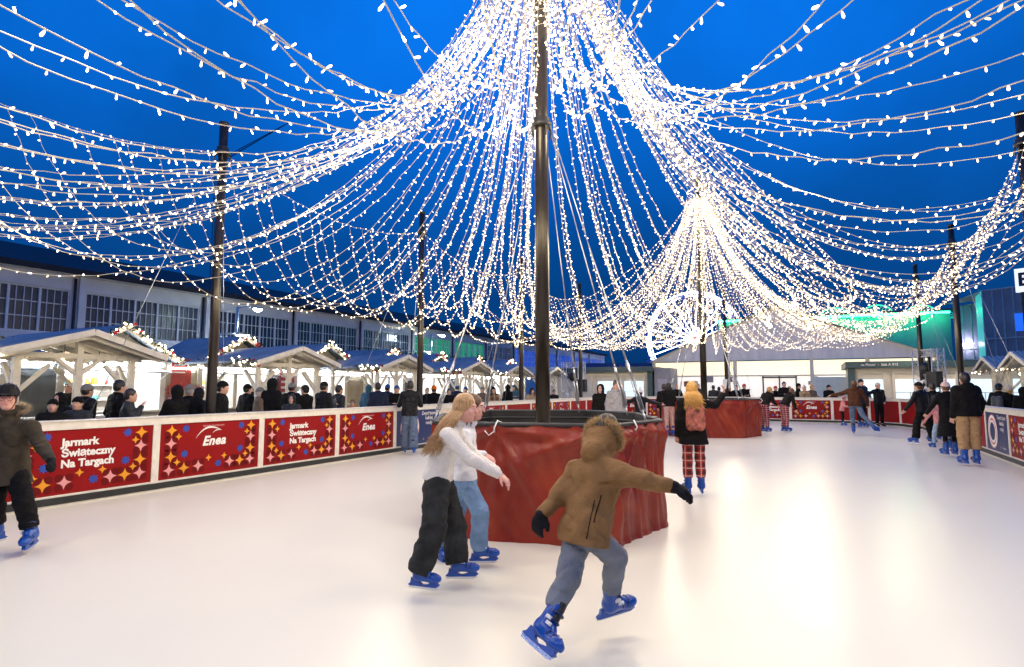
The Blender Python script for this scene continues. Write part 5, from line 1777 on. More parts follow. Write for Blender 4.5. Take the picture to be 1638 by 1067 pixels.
    # ---- gloves
    if g('gloves') is not None:
        def gl():
            a = hand_prims(wL, J.get('hdL', wL - eL), J.get('pnL', side), J.get('tsL', 1), s * 1.04, J.get('curl', .5), True) + [('c', tuple(wL - unit(wL - eL) * .04), tuple(wL + unit(wL - eL) * .02), .038 * s, .036 * s)]
            b = hand_prims(wR, J.get('hdR', wR - eR), J.get('pnR', -side), J.get('tsR', -1), s * 1.04, J.get('curl', .5), True) + [('c', tuple(wR - unit(wR - eR) * .04), tuple(wR + unit(wR - eR) * .02), .038 * s, .036 * s)]
            a = [(q[0], q[1], q[2], q[3] + .004, q[4] + .004) if q[0] == 'c' else (q[0], q[1], q[2], tuple(x_ + .005 for x_ in q[3])) for q in a]
            b = [(q[0], q[1], q[2], q[3] + .004, q[4] + .004) if q[0] == 'c' else (q[0], q[1], q[2], tuple(x_ + .005 for x_ in q[3])) for q in b]
            return a, b
        for i, gname in enumerate(('glove', 'glove')):
            add_part(gname, get_mesh(key and key + 'g%d' % i, lambda i=i: sdf_mesh([dict(p=gl()[i], k=.010)], min(res, .010), 'glove')), g('gloves'), root)
    # ---- jacket
    jl = g('hem', .12)       # distance of the hem below the pelvis centre along the spine
    sp = unit(pel - che)
    jr = g('jr', 1.0)
    sw_ = g('sleeve', 1.0)
    def jacket():
        hemdir = unit(sp * g('hemspine', .7) + nv((0, 0, -1)) * (1 - g('hemspine', .7)))
        hp = pel + hemdir * jl * s
        fl = g('flare', .13)
        p1 = [('c', tuple(sL + side * .015), tuple(sR - side * .015), .076 * s * jr, .076 * s * jr),
              ('c', tuple(che - side * .065 * s), tuple(pel - hside * .055 * s), .118 * s * jr, .122 * s * jr), ('c', tuple(che + side * .065 * s), tuple(pel + hside * .055 * s), .118 * s * jr, .122 * s * jr),
              ('c', tuple(nek), tuple(nek * .5 + che * .5), .070 * s, .10 * s)]
        if jl > -.02:
            p1 += [('c', tuple(pel - hside * .055 * s), tuple(hp - hside * .06 * s), .122 * s * jr, fl * s * jr), ('c', tuple(pel + hside * .055 * s), tuple(hp + hside * .06 * s), .122 * s * jr, fl * s * jr)]
        g1 = dict(p=p1, k=.05 * s, amp=g('wamp', .004), f=g('wf', 34), cuts=[(hp, hemdir)])
        p2 = [('c', tuple(sL), tuple(eL), .070 * s * sw_, .060 * s * sw_), ('c', tuple(eL), tuple(wL - unit(wL - eL) * .01), .060 * s * sw_, .044 * s * sw_),
              ('c', tuple(sR), tuple(eR), .070 * s * sw_, .060 * s * sw_), ('c', tuple(eR), tuple(wR - unit(wR - eR) * .01), .060 * s * sw_, .044 * s * sw_)]
        g2 = dict(p=p2, k=.02 * s, amp=g('wamp', .004) * .8, f=g('wf', 34) * 1.2, ku=.05 * s)
        if g('quilt'): g1['quilt'] = (tuple(-sp), g('quilt'), .008); g2['quilt'] = (tuple(unit(eL - sL) + unit(eR - sR)), g('quilt'), .004)
        gs = [g1, g2]
        if g('collar', True):
            gs.append(dict(p=[('t', tuple(nek + unit(hc - nek) * .035 * s), np.stack([side, np.cross(unit(hc - nek), side), unit(hc - nek)]), .062 * s, .062 * s, .026 * s)], ku=.03, k=.01))
        if g('hood'):
            bk = -f; bkn = unit(bk - up * .2)
            q = nek + bkn * .075 * s + up * .03 * s
            gs.append(dict(p=[('e', tuple(q), np.stack([r, f, up]), (.115 * s, .075 * s, .085 * s)), ('e', tuple(q + up * .03 * s), np.stack([r, f, up]), (.10 * s, .07 * s, .06 * s))], k=.03, ku=.035, amp=.004, f=40))
        if g('hoodback'):
            gs.append(dict(p=[('e', A(0, -.095, -.085), ax, (.130 * s, .095 * s, .105 * s)), ('e', A(0, -.075, -.03), ax, (.112 * s, .070 * s, .090 * s)), ('c', A(0, -.11, -.10), tuple(nek - f * .08), .10 * s, .09 * s)], k=.04, ku=.03, amp=.005, f=38,
                           cuts=[(A(0, -.035, 0), tuple(f * .95 + up * .25))]))
        if g('hoodup'):
            gs.append(dict(p=[('e', A(0, -.018, .02), ax, (.108 * s, .125 * s, .135 * s)), ('c', tuple(nek), A(0, -.03, -.06), .10 * s, .09 * s)], k=.03, ku=.03, amp=.003, f=40,
                           cuts=[(A(0, .07, 0), tuple(f * .95 + up * .1))]))
        return sdf_mesh(gs, cres, 'jacket')
    jo = add_part(g('topname', 'jacket'), get_mesh(key and key + 'j', jacket), g('jacket', BLK), root)
    # ---- trousers
    tr = g('tr', (.095, .078, .072, .062))
    cuf = g('cuff', .05)
    def trousers():
        bl = aL + unit(kL - aL) * cuf * s; br_ = aR + unit(kR - aR) * cuf * s
        p = [('c', tuple(hL), tuple(kL), tr[0] * s, tr[1] * s), ('c', tuple(kL), tuple(bl), tr[2] * s, tr[3] * s)]
        q = [('c', tuple(hR), tuple(kR), tr[0] * s, tr[1] * s), ('c', tuple(kR), tuple(br_), tr[2] * s, tr[3] * s)]
        w_ = [('c', tuple(hL * .5 + pel * .5), tuple(hR * .5 + pel * .5), .108 * s, .108 * s), ('c', tuple(pel), tuple(pel - sp * .10 * s), .112 * s, .105 * s)]
        am = g('pamp', .0045)
        return sdf_mesh([dict(p=w_, k=.03, amp=am * .5, f=30), dict(p=p, k=.02, amp=am, f=g('pf', 38), ku=.045 * s, cuts=[(bl - unit(kL - bl) * tr[3] * s * .45, bl - kL)]),
                         dict(p=q, k=.02, amp=am, f=g('pf', 38), ph=1.0, ku=.018 * s, cuts=[(br_ - unit(kR - br_) * tr[3] * s * .45, br_ - kR)])], cres, 'trousers')
    add_part('trousers', get_mesh(key and key + 't', trousers), g('pants', BLK), root)
    # ---- feet
    for (a, k_, fk) in ((aL, kL, 'fL'), (aR, kR, 'fR')):
        fd = np.array(J.get(fk, (0, 1, 0)))
        if g('skates'):
            upv = np.array(J['u' + fk[1]]) if ('u' + fk[1]) in J else (k_ - a)
            put_skate(root, a, fd, upv, g('ss', s * .97), detail=g('skdetail', True))
        else:
            fdn = unit(fd)
            add_part('shoe', get_mesh(key and key + fk, lambda a=a, fdn=fdn: sdf_mesh([dict(p=[('c', tuple(a + nv((0, 0, -.04))), tuple(a + fdn * .15 + nv((0, 0, -.075))), .05, .042)], k=.02, cuts=[((0, 0, 0), (0, 0, -1))])], .018, 'shoe')), M_BLACK, root)
    # ---- hair and headgear
    hair = g('hair', 'brown'); hm = HAIRS[hair]; ht = g('hairtype', 'short')
    hat = g('hat')
    if not g('hoodup'):
        def cap_hair():
            return sdf_mesh([dict(p=[('e', A(0, -.014, .030), ax, (.084 * s, .102 * s, .108 * s)), ('e', A(0, -.045, -.02), ax, (.074 * s, .062 * s, .075 * s))], k=.03, amp=.0028, f=90,
                                  cuts=[(A(0, .052, .015), tuple(f * .86 - up * .5)), (A(0, 0, -.075), tuple(-up))])], min(res * .9, .012), 'hair')
        ho = add_part('hair', get_mesh(key and key + 'h' + ht, cap_hair), hm, root)
        if ht == 'long':
            lk = locks_mesh(hc, f, up, r, g('nlocks', 170), g('hl0', .22) * s, g('hl1', .40) * s, g('hdir', (0, 0, -1)), g('seed', 1), s=s, drape=g('drape', (0, 0, 0)), rad=g('lrad', .0075) * s, spread=g('hspread', .05), front_cut=g('hfc', .25), azmax=g('azmax', 2.45))
            add_part('hair_locks', lk, hm, ho)
    if hat in ('beanie', 'cap', 'helmet', 'bobble'):
        k = {'beanie': 1.0, 'bobble': 1.03, 'cap': .99, 'helmet': 1.16}[hat]
        def hm_():
            gs = [dict(p=[('e', A(0, -.010, .036), ax, (.088 * s * k, .107 * s * k, .105 * s * k))], k=.02, amp=.0015 if hat != 'helmet' else 0, f=120,
                       cuts=[(A(0, 0, .028), tuple(-up + f * .12))])]
            if hat in ('beanie', 'bobble'): gs.append(dict(p=[('t', A(0, -.008, .040), np.stack([r, unit(f + up * .12), unit(up - f * .12)]), .084 * s, .103 * s, .013 * s)], k=.01, ku=.01))
            if hat == 'bobble': gs.append(dict(p=[('e', A(0, -.02, .165), ax, (.034 * s,) * 3)], k=.01, ku=.01, amp=.004, f=150))
            if hat == 'cap': gs.append(dict(p=[('e', A(0, .11, .045), ax, (.070 * s, .065 * s, .010 * s))], k=.01, ku=.01))
            if hat == 'helmet': gs.append(dict(p=[('t', A(0, -.006, .034), np.stack([r, f, up]), .096 * s, .116 * s, .010 * s), ('e', A(0, .118, .042), ax, (.062 * s, .030 * s, .008 * s))], k=.01, ku=.012))
            return sdf_mesh(gs, min(res, .010), 'hat')
        add_part({'beanie': 'knitted_hat', 'bobble': 'bobble_hat', 'cap': 'peaked_cap', 'helmet': 'helmet'}[hat], get_mesh(key and key + hat, hm_), g('hatmat', BLK), root)
        if hat == 'helmet':
            m = MB()
            for sx in (-1, 1):
                m.tube([A(sx * .082, .03, .03), A(sx * .072, .03, -.04), A(sx * .045, .05, -.105), A(0, .058, -.125)], .005, 5)
                m.tube([A(sx * .080, -.05, .02), A(sx * .072, .025, -.045)], .004, 5)
            m.build('chin_strap', M_BLACK, root)
            m = MB()
            for j in range(-2, 3): m.tube([A(j * .03, .075, .115 - abs(j) * .008), A(j * .032, .01, .165 - abs(j) * .012), A(j * .03, -.07, .14 - abs(j) * .008)], .004, 5)
            m.build('vent_ridge', M_DARKSTEEL, root)
    if g('glasses'):
        m = MB()
        for sx in (-1, 1):
            m.tube([A(sx * (.033 + .025 * math.cos(a)), .103, .004 + .021 * math.sin(a)) for a in [2 * math.pi * q / 14 for q in range(15)]], .0028, 5, cap=False)
            m.tube([A(sx * .058, .100, .010), A(sx * .076, .0, .006)], .002, 5)
        m.tube([A(-.008, .106, .008), A(.008, .106, .008)], .002, 5)
        m.build('glasses', mat('red_brown_spectacle', (.25, .05, .04), .3), root)
    if g('scarf'):
        add_part('scarf', sdf_mesh([dict(p=[('t', tuple(nek + unit(hc - nek) * .03 * s), np.stack([side, np.cross(unit(hc - nek), side), unit(hc - nek)]), .075 * s, .075 * s, .034 * s)], k=.01, amp=.004, f=60)], .012, 'scarf'), g('scarf'), root)
    if g('fur'):
        # fur trim round the hood opening: many fine tufts along a curve
        rnd = random.Random(2); m = MB()
        for k_ in range(g('nfur', 1500)):
            a = rnd.uniform(*g('furarc', (0, 2 * math.pi)))
            c_ = g('furc')(a, A)
            d_ = unit(c_[1]) + np.array([rnd.gauss(0, .45) for _ in range(3)])
            p_ = np.array(c_[0]) + np.array([rnd.gauss(0, .011) for _ in range(3)])
            q_ = p_ + unit(d_) * rnd.uniform(.025, .052)
            t_ = np.cross(unit(d_), (0.3, .5, .8)) * .0022
            i_ = m.addv(tuple(p_ - t_), tuple(p_ + t_), tuple(q_)); m.face((i_, i_ + 1, i_ + 2))
        m.build('fur_trim', g('fur'), root)
    if g('backpack'):
        bc = (che * .62 + pel * .38) - unit(np.cross(side, -sp)) * 0
        bkd = unit(np.cross(side, sp)); 
        if float(bkd @ f) > 0: bkd = -bkd
        bc = bc + bkd * .17 * s
        add_part('backpack', sdf_mesh([dict(p=[('c', tuple(bc - side * .065 * s - sp * .12 * s), tuple(bc - side * .065 * s + sp * .12 * s), .075 * s, .085 * s), ('c', tuple(bc + side * .065 * s - sp * .12 * s), tuple(bc + side * .065 * s + sp * .12 * s), .075 * s, .085 * s)], k=.05, amp=.003, f=40)], .014, 'backpack'), g('backpack'), root)
        m = MB()
        for sx in (-1, 1):
            a0 = che + side * sx * .10 * s
            m.tube([tuple(a0 + bkd * .14 * s - sp * .05 * s), tuple(a0 - sp * .13 * s + bkd * .02), tuple(a0 - bkd * .135 * s - sp * .04 * s), tuple(a0 - bkd * .13 * s + sp * .18 * s), tuple(a0 + bkd * .12 * s + sp * .3 * s)], .014 * s, 6)
        m.build('strap', M_BLACK, root)
    return root

def pose(H=1.7, arms='down', legs='stand', lean=0.0, skate=False, turn=0.0, nod=0.0):
    s = H / 1.7
    lift = .07 if skate else 0.0
    z = lambda q: q * s + lift
    J = dict(pel=[0, 0, z(.93)], che=[0, 0, z(1.27)], nek=[0, -.01, z(1.41)], hed=[0, .015, z(1.575)],
             sL=[-.165 * s, 0, z(1.36)], sR=[.165 * s, 0, z(1.36)], hL=[-.085 * s, 0, z(.90)], hR=[.085 * s, 0, z(.90)],
             kL=[-.095 * s, .02, z(.50)], kR=[.095 * s, .02, z(.50)], aL=[-.10 * s, 0, z(.10) + (.02 if skate else 0)], aR=[.10 * s, 0, z(.10) + (.02 if skate else 0)])
    el = dict(down=((-.225, -.03, 1.09), (-.235, .05, .86)), front=((-.215, .05, 1.11), (-.09, .27, 1.17)), pocket=((-.25, -.03, 1.10), (-.17, .10, .95)),
              rail=((-.26, .12, 1.12), (-.22, .36, 1.15)), spread=((-.40, .0, 1.26), (-.66, .04, 1.22)), mouth=((-.22, .10, 1.12), (-.07, .19, 1.38)), drop=((-.30, .1, 1.12), (-.34, .26, .95)))
    aa = arms if isinstance(arms, tuple) else (arms, arms)
    e, w = el[aa[0]]; J['eL'] = [e[0] * s, e[1] * s, z(e[2])]; J['wL'] = [w[0] * s, w[1] * s, z(w[2])]
    e, w = el[aa[1]]; J['eR'] = [-e[0] * s, e[1] * s, z(e[2])]; J['wR'] = [-w[0] * s, w[1] * s, z(w[2])]
    J['face'] = [math.sin(turn), math.cos(turn), -nod]; J['fL'] = [-.12, 1, 0]; J['fR'] = [.12, 1, 0]
    for q in 'LR': J['pn' + q] = [0, .2, -1] if aa[0 if q == 'L' else 1] in ('rail', 'front', 'spread') else [0.4 if q == 'L' else -.4, .6, 0]
    if legs == 'stride': J['kL'] = [-.09, .16, z(.52)]; J['aL'] = [-.10, .26, z(.12)]; J['kR'] = [.12, -.08, z(.50)]; J['aR'] = [.16, -.34, z(.20)]; J['pel'][2] -= .03
    if legs == 'walk': J['kL'] = [-.09, .08, z(.50)]; J['aL'] = [-.10, .12, z(.12)]; J['kR'] = [.10, -.03, z(.50)]; J['aR'] = [.11, -.18, z(.13)]
    if legs == 'wide': J['kL'][0] = -.24; J['aL'][0] = -.34; J['kR'][0] = .20; J['aR'][0] = .32; [J[k].__setitem__(2, J[k][2] - .05) for k in ('pel', 'hL', 'hR', 'che', 'nek', 'hed', 'sL', 'sR', 'eL', 'eR', 'wL', 'wR')]
    if legs == 'kick': J['kR'] = [.22, -.12, z(.58)]; J['aR'] = [.52, -.30, z(.24)]; J['kL'] = [-.10, .12, z(.49)]; J['aL'] = [-.08, .02, z(.12)]; J['uR'] = [-.55, .2, .8]; J['fR'] = [.5, .8, -.1]
    if lean:
        c, s_ = math.cos(lean), math.sin(lean); p0 = J['pel'][2]
        for k in ('che', 'nek', 'hed', 'sL', 'sR', 'eL', 'eR', 'wL', 'wR'):
            y, zz = J[k][1], J[k][2] - p0
            J[k][1] = y * c + zz * s_; J[k][2] = p0 - y * s_ + zz * c
    return J
def rel(J, root, yaw=0.0):
    out = {}
    for k, v in J.items():
        out[k] = tuple(np.array(v) - np.array(root)) if k in ('pel', 'che', 'nek', 'hed', 'sL', 'sR', 'eL', 'eR', 'wL', 'wR', 'hL', 'hR', 'kL', 'kR', 'aL', 'aR') else v
    return out
def px_pose(d, extra):
    J = {k: tuple(P(*v)) for k, v in d.items()}
    root = (J['pel'][0], J['pel'][1], 0)
    J.update(extra)
    return rel(J, root), root
# ================================================================== THE FOUR NEAR SKATERS
SWEATER = mat('cream_knit_wool', (.80, .76, .70), .9, noise=.06, nscale=20, bump=.7, bscale=95, spec=.2)
WHITETOP = cloth('white_cotton_top', (.78, .78, .80), .8, noise=.05, bump=.25)
CHARJ = cloth('charcoal_denim', (.035, .036, .035), .85, noise=.45, nscale=7, bump=.5, bscale=90)
BLUEJ = cloth('light_blue_denim', (.20, .32, .50), .85, noise=.30, nscale=6, bump=.5, bscale=110)
GREYJ = cloth('grey_blue_denim', (.18, .20, .235), .85, noise=.25, nscale=6, bump=.5, bscale=110)
TAN = cloth('tan_parka_cotton', (.225, .122, .048), .7, noise=.16, nscale=9, bump=.4, bscale=50)
OLIVE = cloth('dark_olive_parka', (.050, .040, .027), .7, noise=.25, nscale=10, bump=.4, bscale=50)
FUR = mat('tan_faux_fur', (.74, .50, .26), .8, noise=.5, nscale=60)
FUR2 = mat('grey_brown_faux_fur', (.60, .48, .34), .8, noise=.5, nscale=60)
GLOVE = cloth('black_knit_glove', (.010, .010, .013), .8)

J, root = px_pose(dict(hed=(744, 653, 4.86), nek=(727, 678, 4.86), che=(716, 704, 4.86), sR=(717, 697, 4.70), sL=(727, 690, 5.00),
                       eR=(754, 735, 4.62), wR=(798, 759, 4.60), eL=(757, 728, 5.00), wL=(795, 754, 4.86), pel=(700, 764, 4.86), hR=(698, 777, 4.77), hL=(706, 775, 4.95),
                       kR=(694, 846, 4.68), aR=(671, 913, 4.64), kL=(727, 842, 4.97), aL=(731, 899, 4.88)),
                  dict(face=(.97, -.16, -.16), hup=(.1, 0, 1), fR=(.93, -.32, 0), fL=(1, .02, 0), uR=(0.05, 0, 1), uL=(0, 0, 1), pnR=(-.1, .3, -1), pnL=(-.1, -.3, -1), tsR=-1, tsL=1, curl=.55,
                       hdR=(.8, -.1, -.62), hdL=(.8, 0, -.6)))
build_person('long haired girl in cream sweater and charcoal jeans skating, arms held forward', J,
             dict(s=.93, res=.0072, cres=.009, skin=SKIN2, face=True, jacket=SWEATER, topname='sweater', hem=.02, flare=.118, jr=.92, sleeve=.93, wamp=.003, wf=40, hemspine=.9, collar=True,
                  pants=CHARJ, tr=(.116, .108, .108, .106), cuff=.03, pamp=.0075, pf=44, skates=True, hair='lightbrown', hairtype='long', nlocks=620, lrad=.0042, hl0=.26, hl1=.44, hdir=(-.50, -.10, -1), drape=(-.04, -.11, 0), azmax=1.75, seed=3,
                  hspread=.04, ss=.83, hfc=.05), root)

J, root = px_pose(dict(hed=(757, 652, 5.42), nek=(748, 678, 5.45), che=(742, 706, 5.46), sR=(742, 699, 5.30), sL=(750, 694, 5.60),
                       eR=(751, 728, 5.22), wR=(775, 727, 5.16), eL=(757, 730, 5.62), wL=(772, 728, 5.45), pel=(744, 766, 5.46), hR=(746, 775, 5.38), hL=(744, 775, 5.54),
                       kR=(768, 818, 5.33), aR=(766, 876, 5.40), kL=(728, 828, 5.60), aL=(703, 872, 5.66)),
                  dict(face=(.98, -.05, -.12), fR=(1, .05, 0), fL=(.45, -.85, -.1), uR=(0, 0, 1), uL=(.2, 0, 1), pnR=(-.1, .3, -1), pnL=(-.1, -.3, -1), tsR=-1, tsL=1, curl=.6,
                       hdR=(.85, -.1, -.5), hdL=(.8, 0, -.5)))
build_person('girl in white top and light blue jeans, half hidden behind the cream sweater', J,
             dict(s=.94, res=.0075, cres=.0095, skin=SKIN2, face=True, jacket=WHITETOP, topname='top', hem=.0, flare=.115, jr=.88, sleeve=.85, wamp=.003, wf=40, hemspine=.9,
                  pants=BLUEJ, tr=(.094, .084, .084, .086), cuff=.03, pamp=.0045, skates=True, hair='brown', hairtype='long', nlocks=120, hl0=.08, hl1=.16, hdir=(-.1, 0, -1), azmax=1.8, seed=8, hspread=.02,
                  ss=.85, hfc=.05), root)

J, root = px_pose(dict(hed=(971, 692, 4.02), nek=(960, 723, 3.90), che=(955, 760, 3.84), sL=(922, 754, 3.98), sR=(990, 757, 3.70),
                       eL=(893, 795, 3.88), wL=(868, 821, 3.78), eR=(1032, 768, 3.58), wR=(1073, 778, 3.52), pel=(936, 845, 3.74), hL=(924, 856, 3.80), hR=(950, 856, 3.66),
                       kL=(908, 928, 3.58), aL=(872, 998, 3.46), kR=(984, 892, 3.74), aR=(976, 962, 3.88)),
                  dict(face=(.62, .78, -.12), hup=(.12, .05, 1), fL=(.60, -.76, -.20), fR=(.95, .28, .16), pnL=(.3, .5, -.4), pnR=(0, .2, -1), tsL=1, tsR=-1, curl=.75,
                       hdR=(.93, -.1, -.25), hdL=(-.35, -.2, -.75)))
def fur_c(a, A):
    # opening ring of the lowered hood, behind and around the neck
    p = A(.118 * math.cos(a), -.040 - .03 * max(0, math.sin(a)), -.045 + .105 * math.sin(a))
    c0 = A(0, -.03, -.02)
    return p, np.array(p) - np.array(c0)
build_person('boy in tan hooded parka and grey jeans skating away with arms spread, nearest figure', J,
             dict(s=.95, res=.008, cres=.0085, jacket=TAN, hem=.10, flare=.142, jr=1.03, sleeve=1.06, wamp=.0105, wf=30, hemspine=.55, gloves=GLOVE,
                  pants=GREYJ, tr=(.094, .080, .078, .068), cuff=.13, pamp=.0055, pf=46, skates=True, hair='dark', hairtype='short', fur=FUR, furc=fur_c, furarc=(-.5, math.pi + .5), nfur=7000, ss=.86, hoodback=True), root)

J, root = px_pose(dict(hed=(12, 637, 5.90), nek=(14, 664, 5.93), che=(13, 695, 5.93), sL=(50, 685, 5.93), sR=(-24, 685, 5.93),
                       eL=(68, 716, 5.86), wL=(81, 736, 5.72), eR=(-40, 720, 5.9), wR=(-42, 752, 5.75), pel=(12, 748, 5.93), hL=(26, 752, 5.93), hR=(-3, 752, 5.93),
                       kL=(38, 803, 5.82), aL=(50, 850, 5.86), kR=(-8, 800, 5.86), aR=(-6, 842, 5.95)),
                  dict(face=(.55, -.83, -.05), fL=(.35, -.92, -.05), fR=(-.15, -.97, 0), uL=(-.12, 0, 1), uR=(0, 0, 1), pnL=(-.5, -.4, -.3), pnR=(.5, -.4, -.3), tsL=1, tsR=-1, curl=.7))
from mathutils.bvhtree import BVHTree
def surface_line(person, part, pts, name, m, r=.006):
    o = [c for c in person.children if c.name.split('.')[0] == part][0]
    bv = BVHTree.FromPolygons([v.co for v in o.data.vertices], [p.vertices for p in o.data.polygons])
    out = []
    off = Vector(person.location)
    for (px, py) in pts:
        d = (P(px, py, 4.0) - Vector((0, 0, CAM_H))).normalized()
        h = bv.ray_cast(Vector((0, 0, CAM_H)) - off, d)
        if h[0] is not None: out.append(h[0] - d * r * .35)
    if len(out) > 1:
        mb = MB(); mb.tube(out, r, 6); return mb.build(name, m, o)
boy = bpy.data.objects['person.002'] if 'person.002' in bpy.data.objects else None
if boy:
    dk = cloth('dark_brown_seam', (.07, .038, .016)); bk = cloth('black_zip_tape', (.02, .014, .01))
    surface_line(boy, 'jacket', [(951, 800), (948, 815), (944, 832), (941, 848), (938, 862)], 'zip', bk, .0035)
    surface_line(boy, 'jacket', [(962, 792), (958, 806), (953, 822), (950, 836)], 'pocket_zip', bk, .004)
def fur_c2(a, A):
    p = A(.165 * math.cos(a), -.05 - .06 * math.sin(a), -.115 + .05 * math.sin(a))
    return p, np.array(p) - np.array(A(0, -.02, -.14))
build_person('boy in black helmet, glasses and dark olive parka skating at the left picture edge', J,
             dict(s=.96, res=.009, cres=.0095, skin=SKIN2, face=True, jacket=OLIVE, hem=.17, flare=.155, jr=1.12, sleeve=1.06, wamp=.005, wf=40, hood=True, gloves=GLOVE,
                  pants=BLK, tr=(.10, .09, .09, .085), cuff=.08, pamp=.007, skates=True, hair='brown', hat='helmet', hatmat=BLK2, glasses=True, fur=FUR2, furc=fur_c2, nfur=2600, ss=1.0, neckfur=True), root)
m = MB()
rootp = Vector(root)
# ================================================================== SKATERS FARTHER ON
def put(label, px, Y, H, yaw, arms='down', legs='stand', lean=0.0, skate=True, turn=0.0, nod=0.0, key=None, group=None, **spec):
    p = P(px, 620, Y)
    J = pose(H, arms, legs, lean, skate, turn, nod)
    sp = dict(s=H / 1.7, res=.013, cres=.015, skates=skate, face=(90 < (yaw % 360) < 270) and Y < 20)
    sp.update(spec)
    if sp.get('override'):
        J.update(sp['override'])
    yawr = math.radians(yaw)
    return build_person(label, J, sp, (p.x, p.y, 0), -yawr, key, group)
PL1 = plaid('red_black_plaid', (.42, .018, .015), (.012, .010, .012), (.62, .50, .42), 9.0)
PL2 = plaid('small_red_plaid', (.40, .03, .05), (.04, .015, .03), (.65, .55, .52), 13.0)
PINK = cloth('pink_padded_cloth', (.62, .26, .25))
KHAKI = cloth('tan_chino_cloth', (.36, .23, .12), .8, noise=.15, bump=.3)
BROWN = cloth('dark_brown_jacket_cloth', (.065, .024, .012), .6)
MIDJ = cloth('mid_blue_denim', (.10, .14, .22), .85, noise=.25)
GREY = cloth('grey_hoodie_cloth', (.33, .32, .33), .85)
NAVYC = cloth('navy_jacket_cloth', (.015, .022, .05), .6)
CHECK = plaid('brown_checked_coat', (.24, .13, .06), (.05, .03, .02), (.55, .42, .28), 6.0)
BEIGE = cloth('beige_teddy_fleece', (.42, .30, .18), .9, noise=.3, nscale=40)
RUSTP = mat('rust_printed_backpack', (.34, .10, .07), .7, noise=.8, nscale=16)
def arm_up(H=1.62, lift=.07):
    s = H / 1.7
    return dict(eR=[.36 * s, .06, 1.33 * s + lift], wR=[.52 * s, .12, 1.50 * s + lift], hdR=[.1, .1, 1], pnR=[-.6, .4, 0])
r_ = put('girl with long blond hair, red plaid trousers and rust backpack holding up a phone', 1107, 8.75, 1.62, 4, 'down', 'stand', 0.02, key=None, res=.010, cres=.011,
         jacket=BLK, hem=.20, flare=.16, jr=1.06, pants=PL1, tr=(.088, .078, .078, .076), cuff=.13, hair='blond', hairtype='long', nlocks=480, hl0=.14, hl1=.30, drape=(0, -.14, 0), seed=5, hspread=.09, lrad=.006,
         backpack=RUSTP, override=arm_up(), wamp=.005)
m = MB(); m.box(-.037, .037, -.004, .005, -.075, .075)
ph = m.build('phone', mat('white_phone_case', (.7, .72, .76), .3), None)
ph.location = Vector((r_.location.x + .545, r_.location.y + .15, 1.655)); ph.rotation_euler = (.1, .15, .3)
tag(ph, 'white phone held up by the blond girl in plaid trousers', 'phone')
put('person in black padded jacket and wide grey jeans leaning on the navy panel', 656, 14.1, 1.70, -8, ('rail', 'rail'), 'walk', .12, jacket=BLK2, pants=MIDJ, quilt=.11, tr=(.105, .10, .105, .105), cuff=.02, hair='dark', hat=None, hoodup=False, hem=.08, jr=1.1)
put('broad man in black jacket and tan chinos skating along the right barrier', 1545, 12.05, 1.84, 12, ('down', 'drop'), 'stand', .03, res=.011, cres=.012, jacket=BLK, pants=KHAKI, hem=.06, jr=1.22, sleeve=1.12, tr=(.115, .10, .095, .088), cuff=.17, hair='dark', hoodup=False, hood=True, wamp=.006)
put('skater in long black coat and pale pink bobble hat', 1514, 13.7, 1.66, 8, ('drop', 'front'), 'stand', .05, jacket=BLK, pants=BLK, hem=.52, flare=.20, jr=1.05, hat='bobble', hatmat=cloth('pale_pink_knit', (.72, .52, .50), .9), hair='brown', tr=(.08, .06, .055, .05), cuff=.16)
put('small child in pink jacket and pale jeans beside the long black coat', 1499, 15.2, 1.22, 0, ('drop', 'spread'), 'walk', .12, jacket=PINK, pants=cloth('pale_child_denim', (.30, .40, .50)), hem=.10, hair='blond', hat='beanie', hatmat=PINK, group=None, ss=.72)
put('skater in black jacket and flared black trousers with legs wide apart', 1474, 16.7, 1.74, -18, ('drop', 'down'), 'wide', .12, jacket=BLK2, pants=BLK, hem=.06, jr=1.12, hair='brown', hat='beanie', hatmat=BLK, tr=(.10, .09, .09, .10), cuff=.03)
put('skater in black cropped jacket partly hidden beside the wide legged one', 1492, 17.6, 1.66, 10, 'down', 'stand', .05, jacket=BLK, pants=BLK, hem=.05, hair='dark', backpack=cloth('dark_backpack', (.03, .035, .05)))
put('skater in brown jacket and blue jeans with arms spread and one leg kicked out', 1366, 19.8, 1.78, 35, ('spread', 'drop'), 'kick', .22, jacket=BROWN, pants=MIDJ, hem=.08, jr=1.15, sleeve=1.1, hair='brown', hood=True, wamp=.006)
put('skater in navy hooded jacket behind the brown jacket skater', 1376, 23.5, 1.86, 180, 'down', 'stand', .08, jacket=NAVYC, pants=BLK, hair='dark', hat='beanie', hatmat=NAVYC)
put('child in pink leaning behind the brown jacket skater', 1345, 24.0, 1.20, 120, 'rail', 'stand', .2, jacket=PINK, pants=BLK, hair='brown', hat='beanie', hatmat=PINK, ss=.75)
put('steward in black uniform standing at the far rail with arms along it', 1404, 24.4, 1.80, 180, ('pocket', 'spread'), 'stand', 0, skate=False, jacket=BLK2, pants=BLK, hem=.06, hair='lightbrown', hat='beanie', hatmat=cloth('cream_knit', (.6, .55, .45)))
put('left plaid trousered skater bending forward with long brown hair', 1221, 20.8, 1.66, 60, ('drop', 'rail'), 'stand', .55, jacket=BLK, pants=PL2, hem=.0, hair='lightbrown', hairtype='long', nlocks=90, hl0=.15, hl1=.3, tr=(.10, .085, .08, .072), cuff=.06)
put('right plaid trousered skater bending forward over the ice', 1253, 21.0, 1.62, 75, ('rail', 'drop'), 'stand', .60, jacket=BLK, pants=PL2, hem=.0, hair='brown', hairtype='long', nlocks=90, hl0=.15, hl1=.28, tr=(.095, .08, .075, .07), cuff=.06)
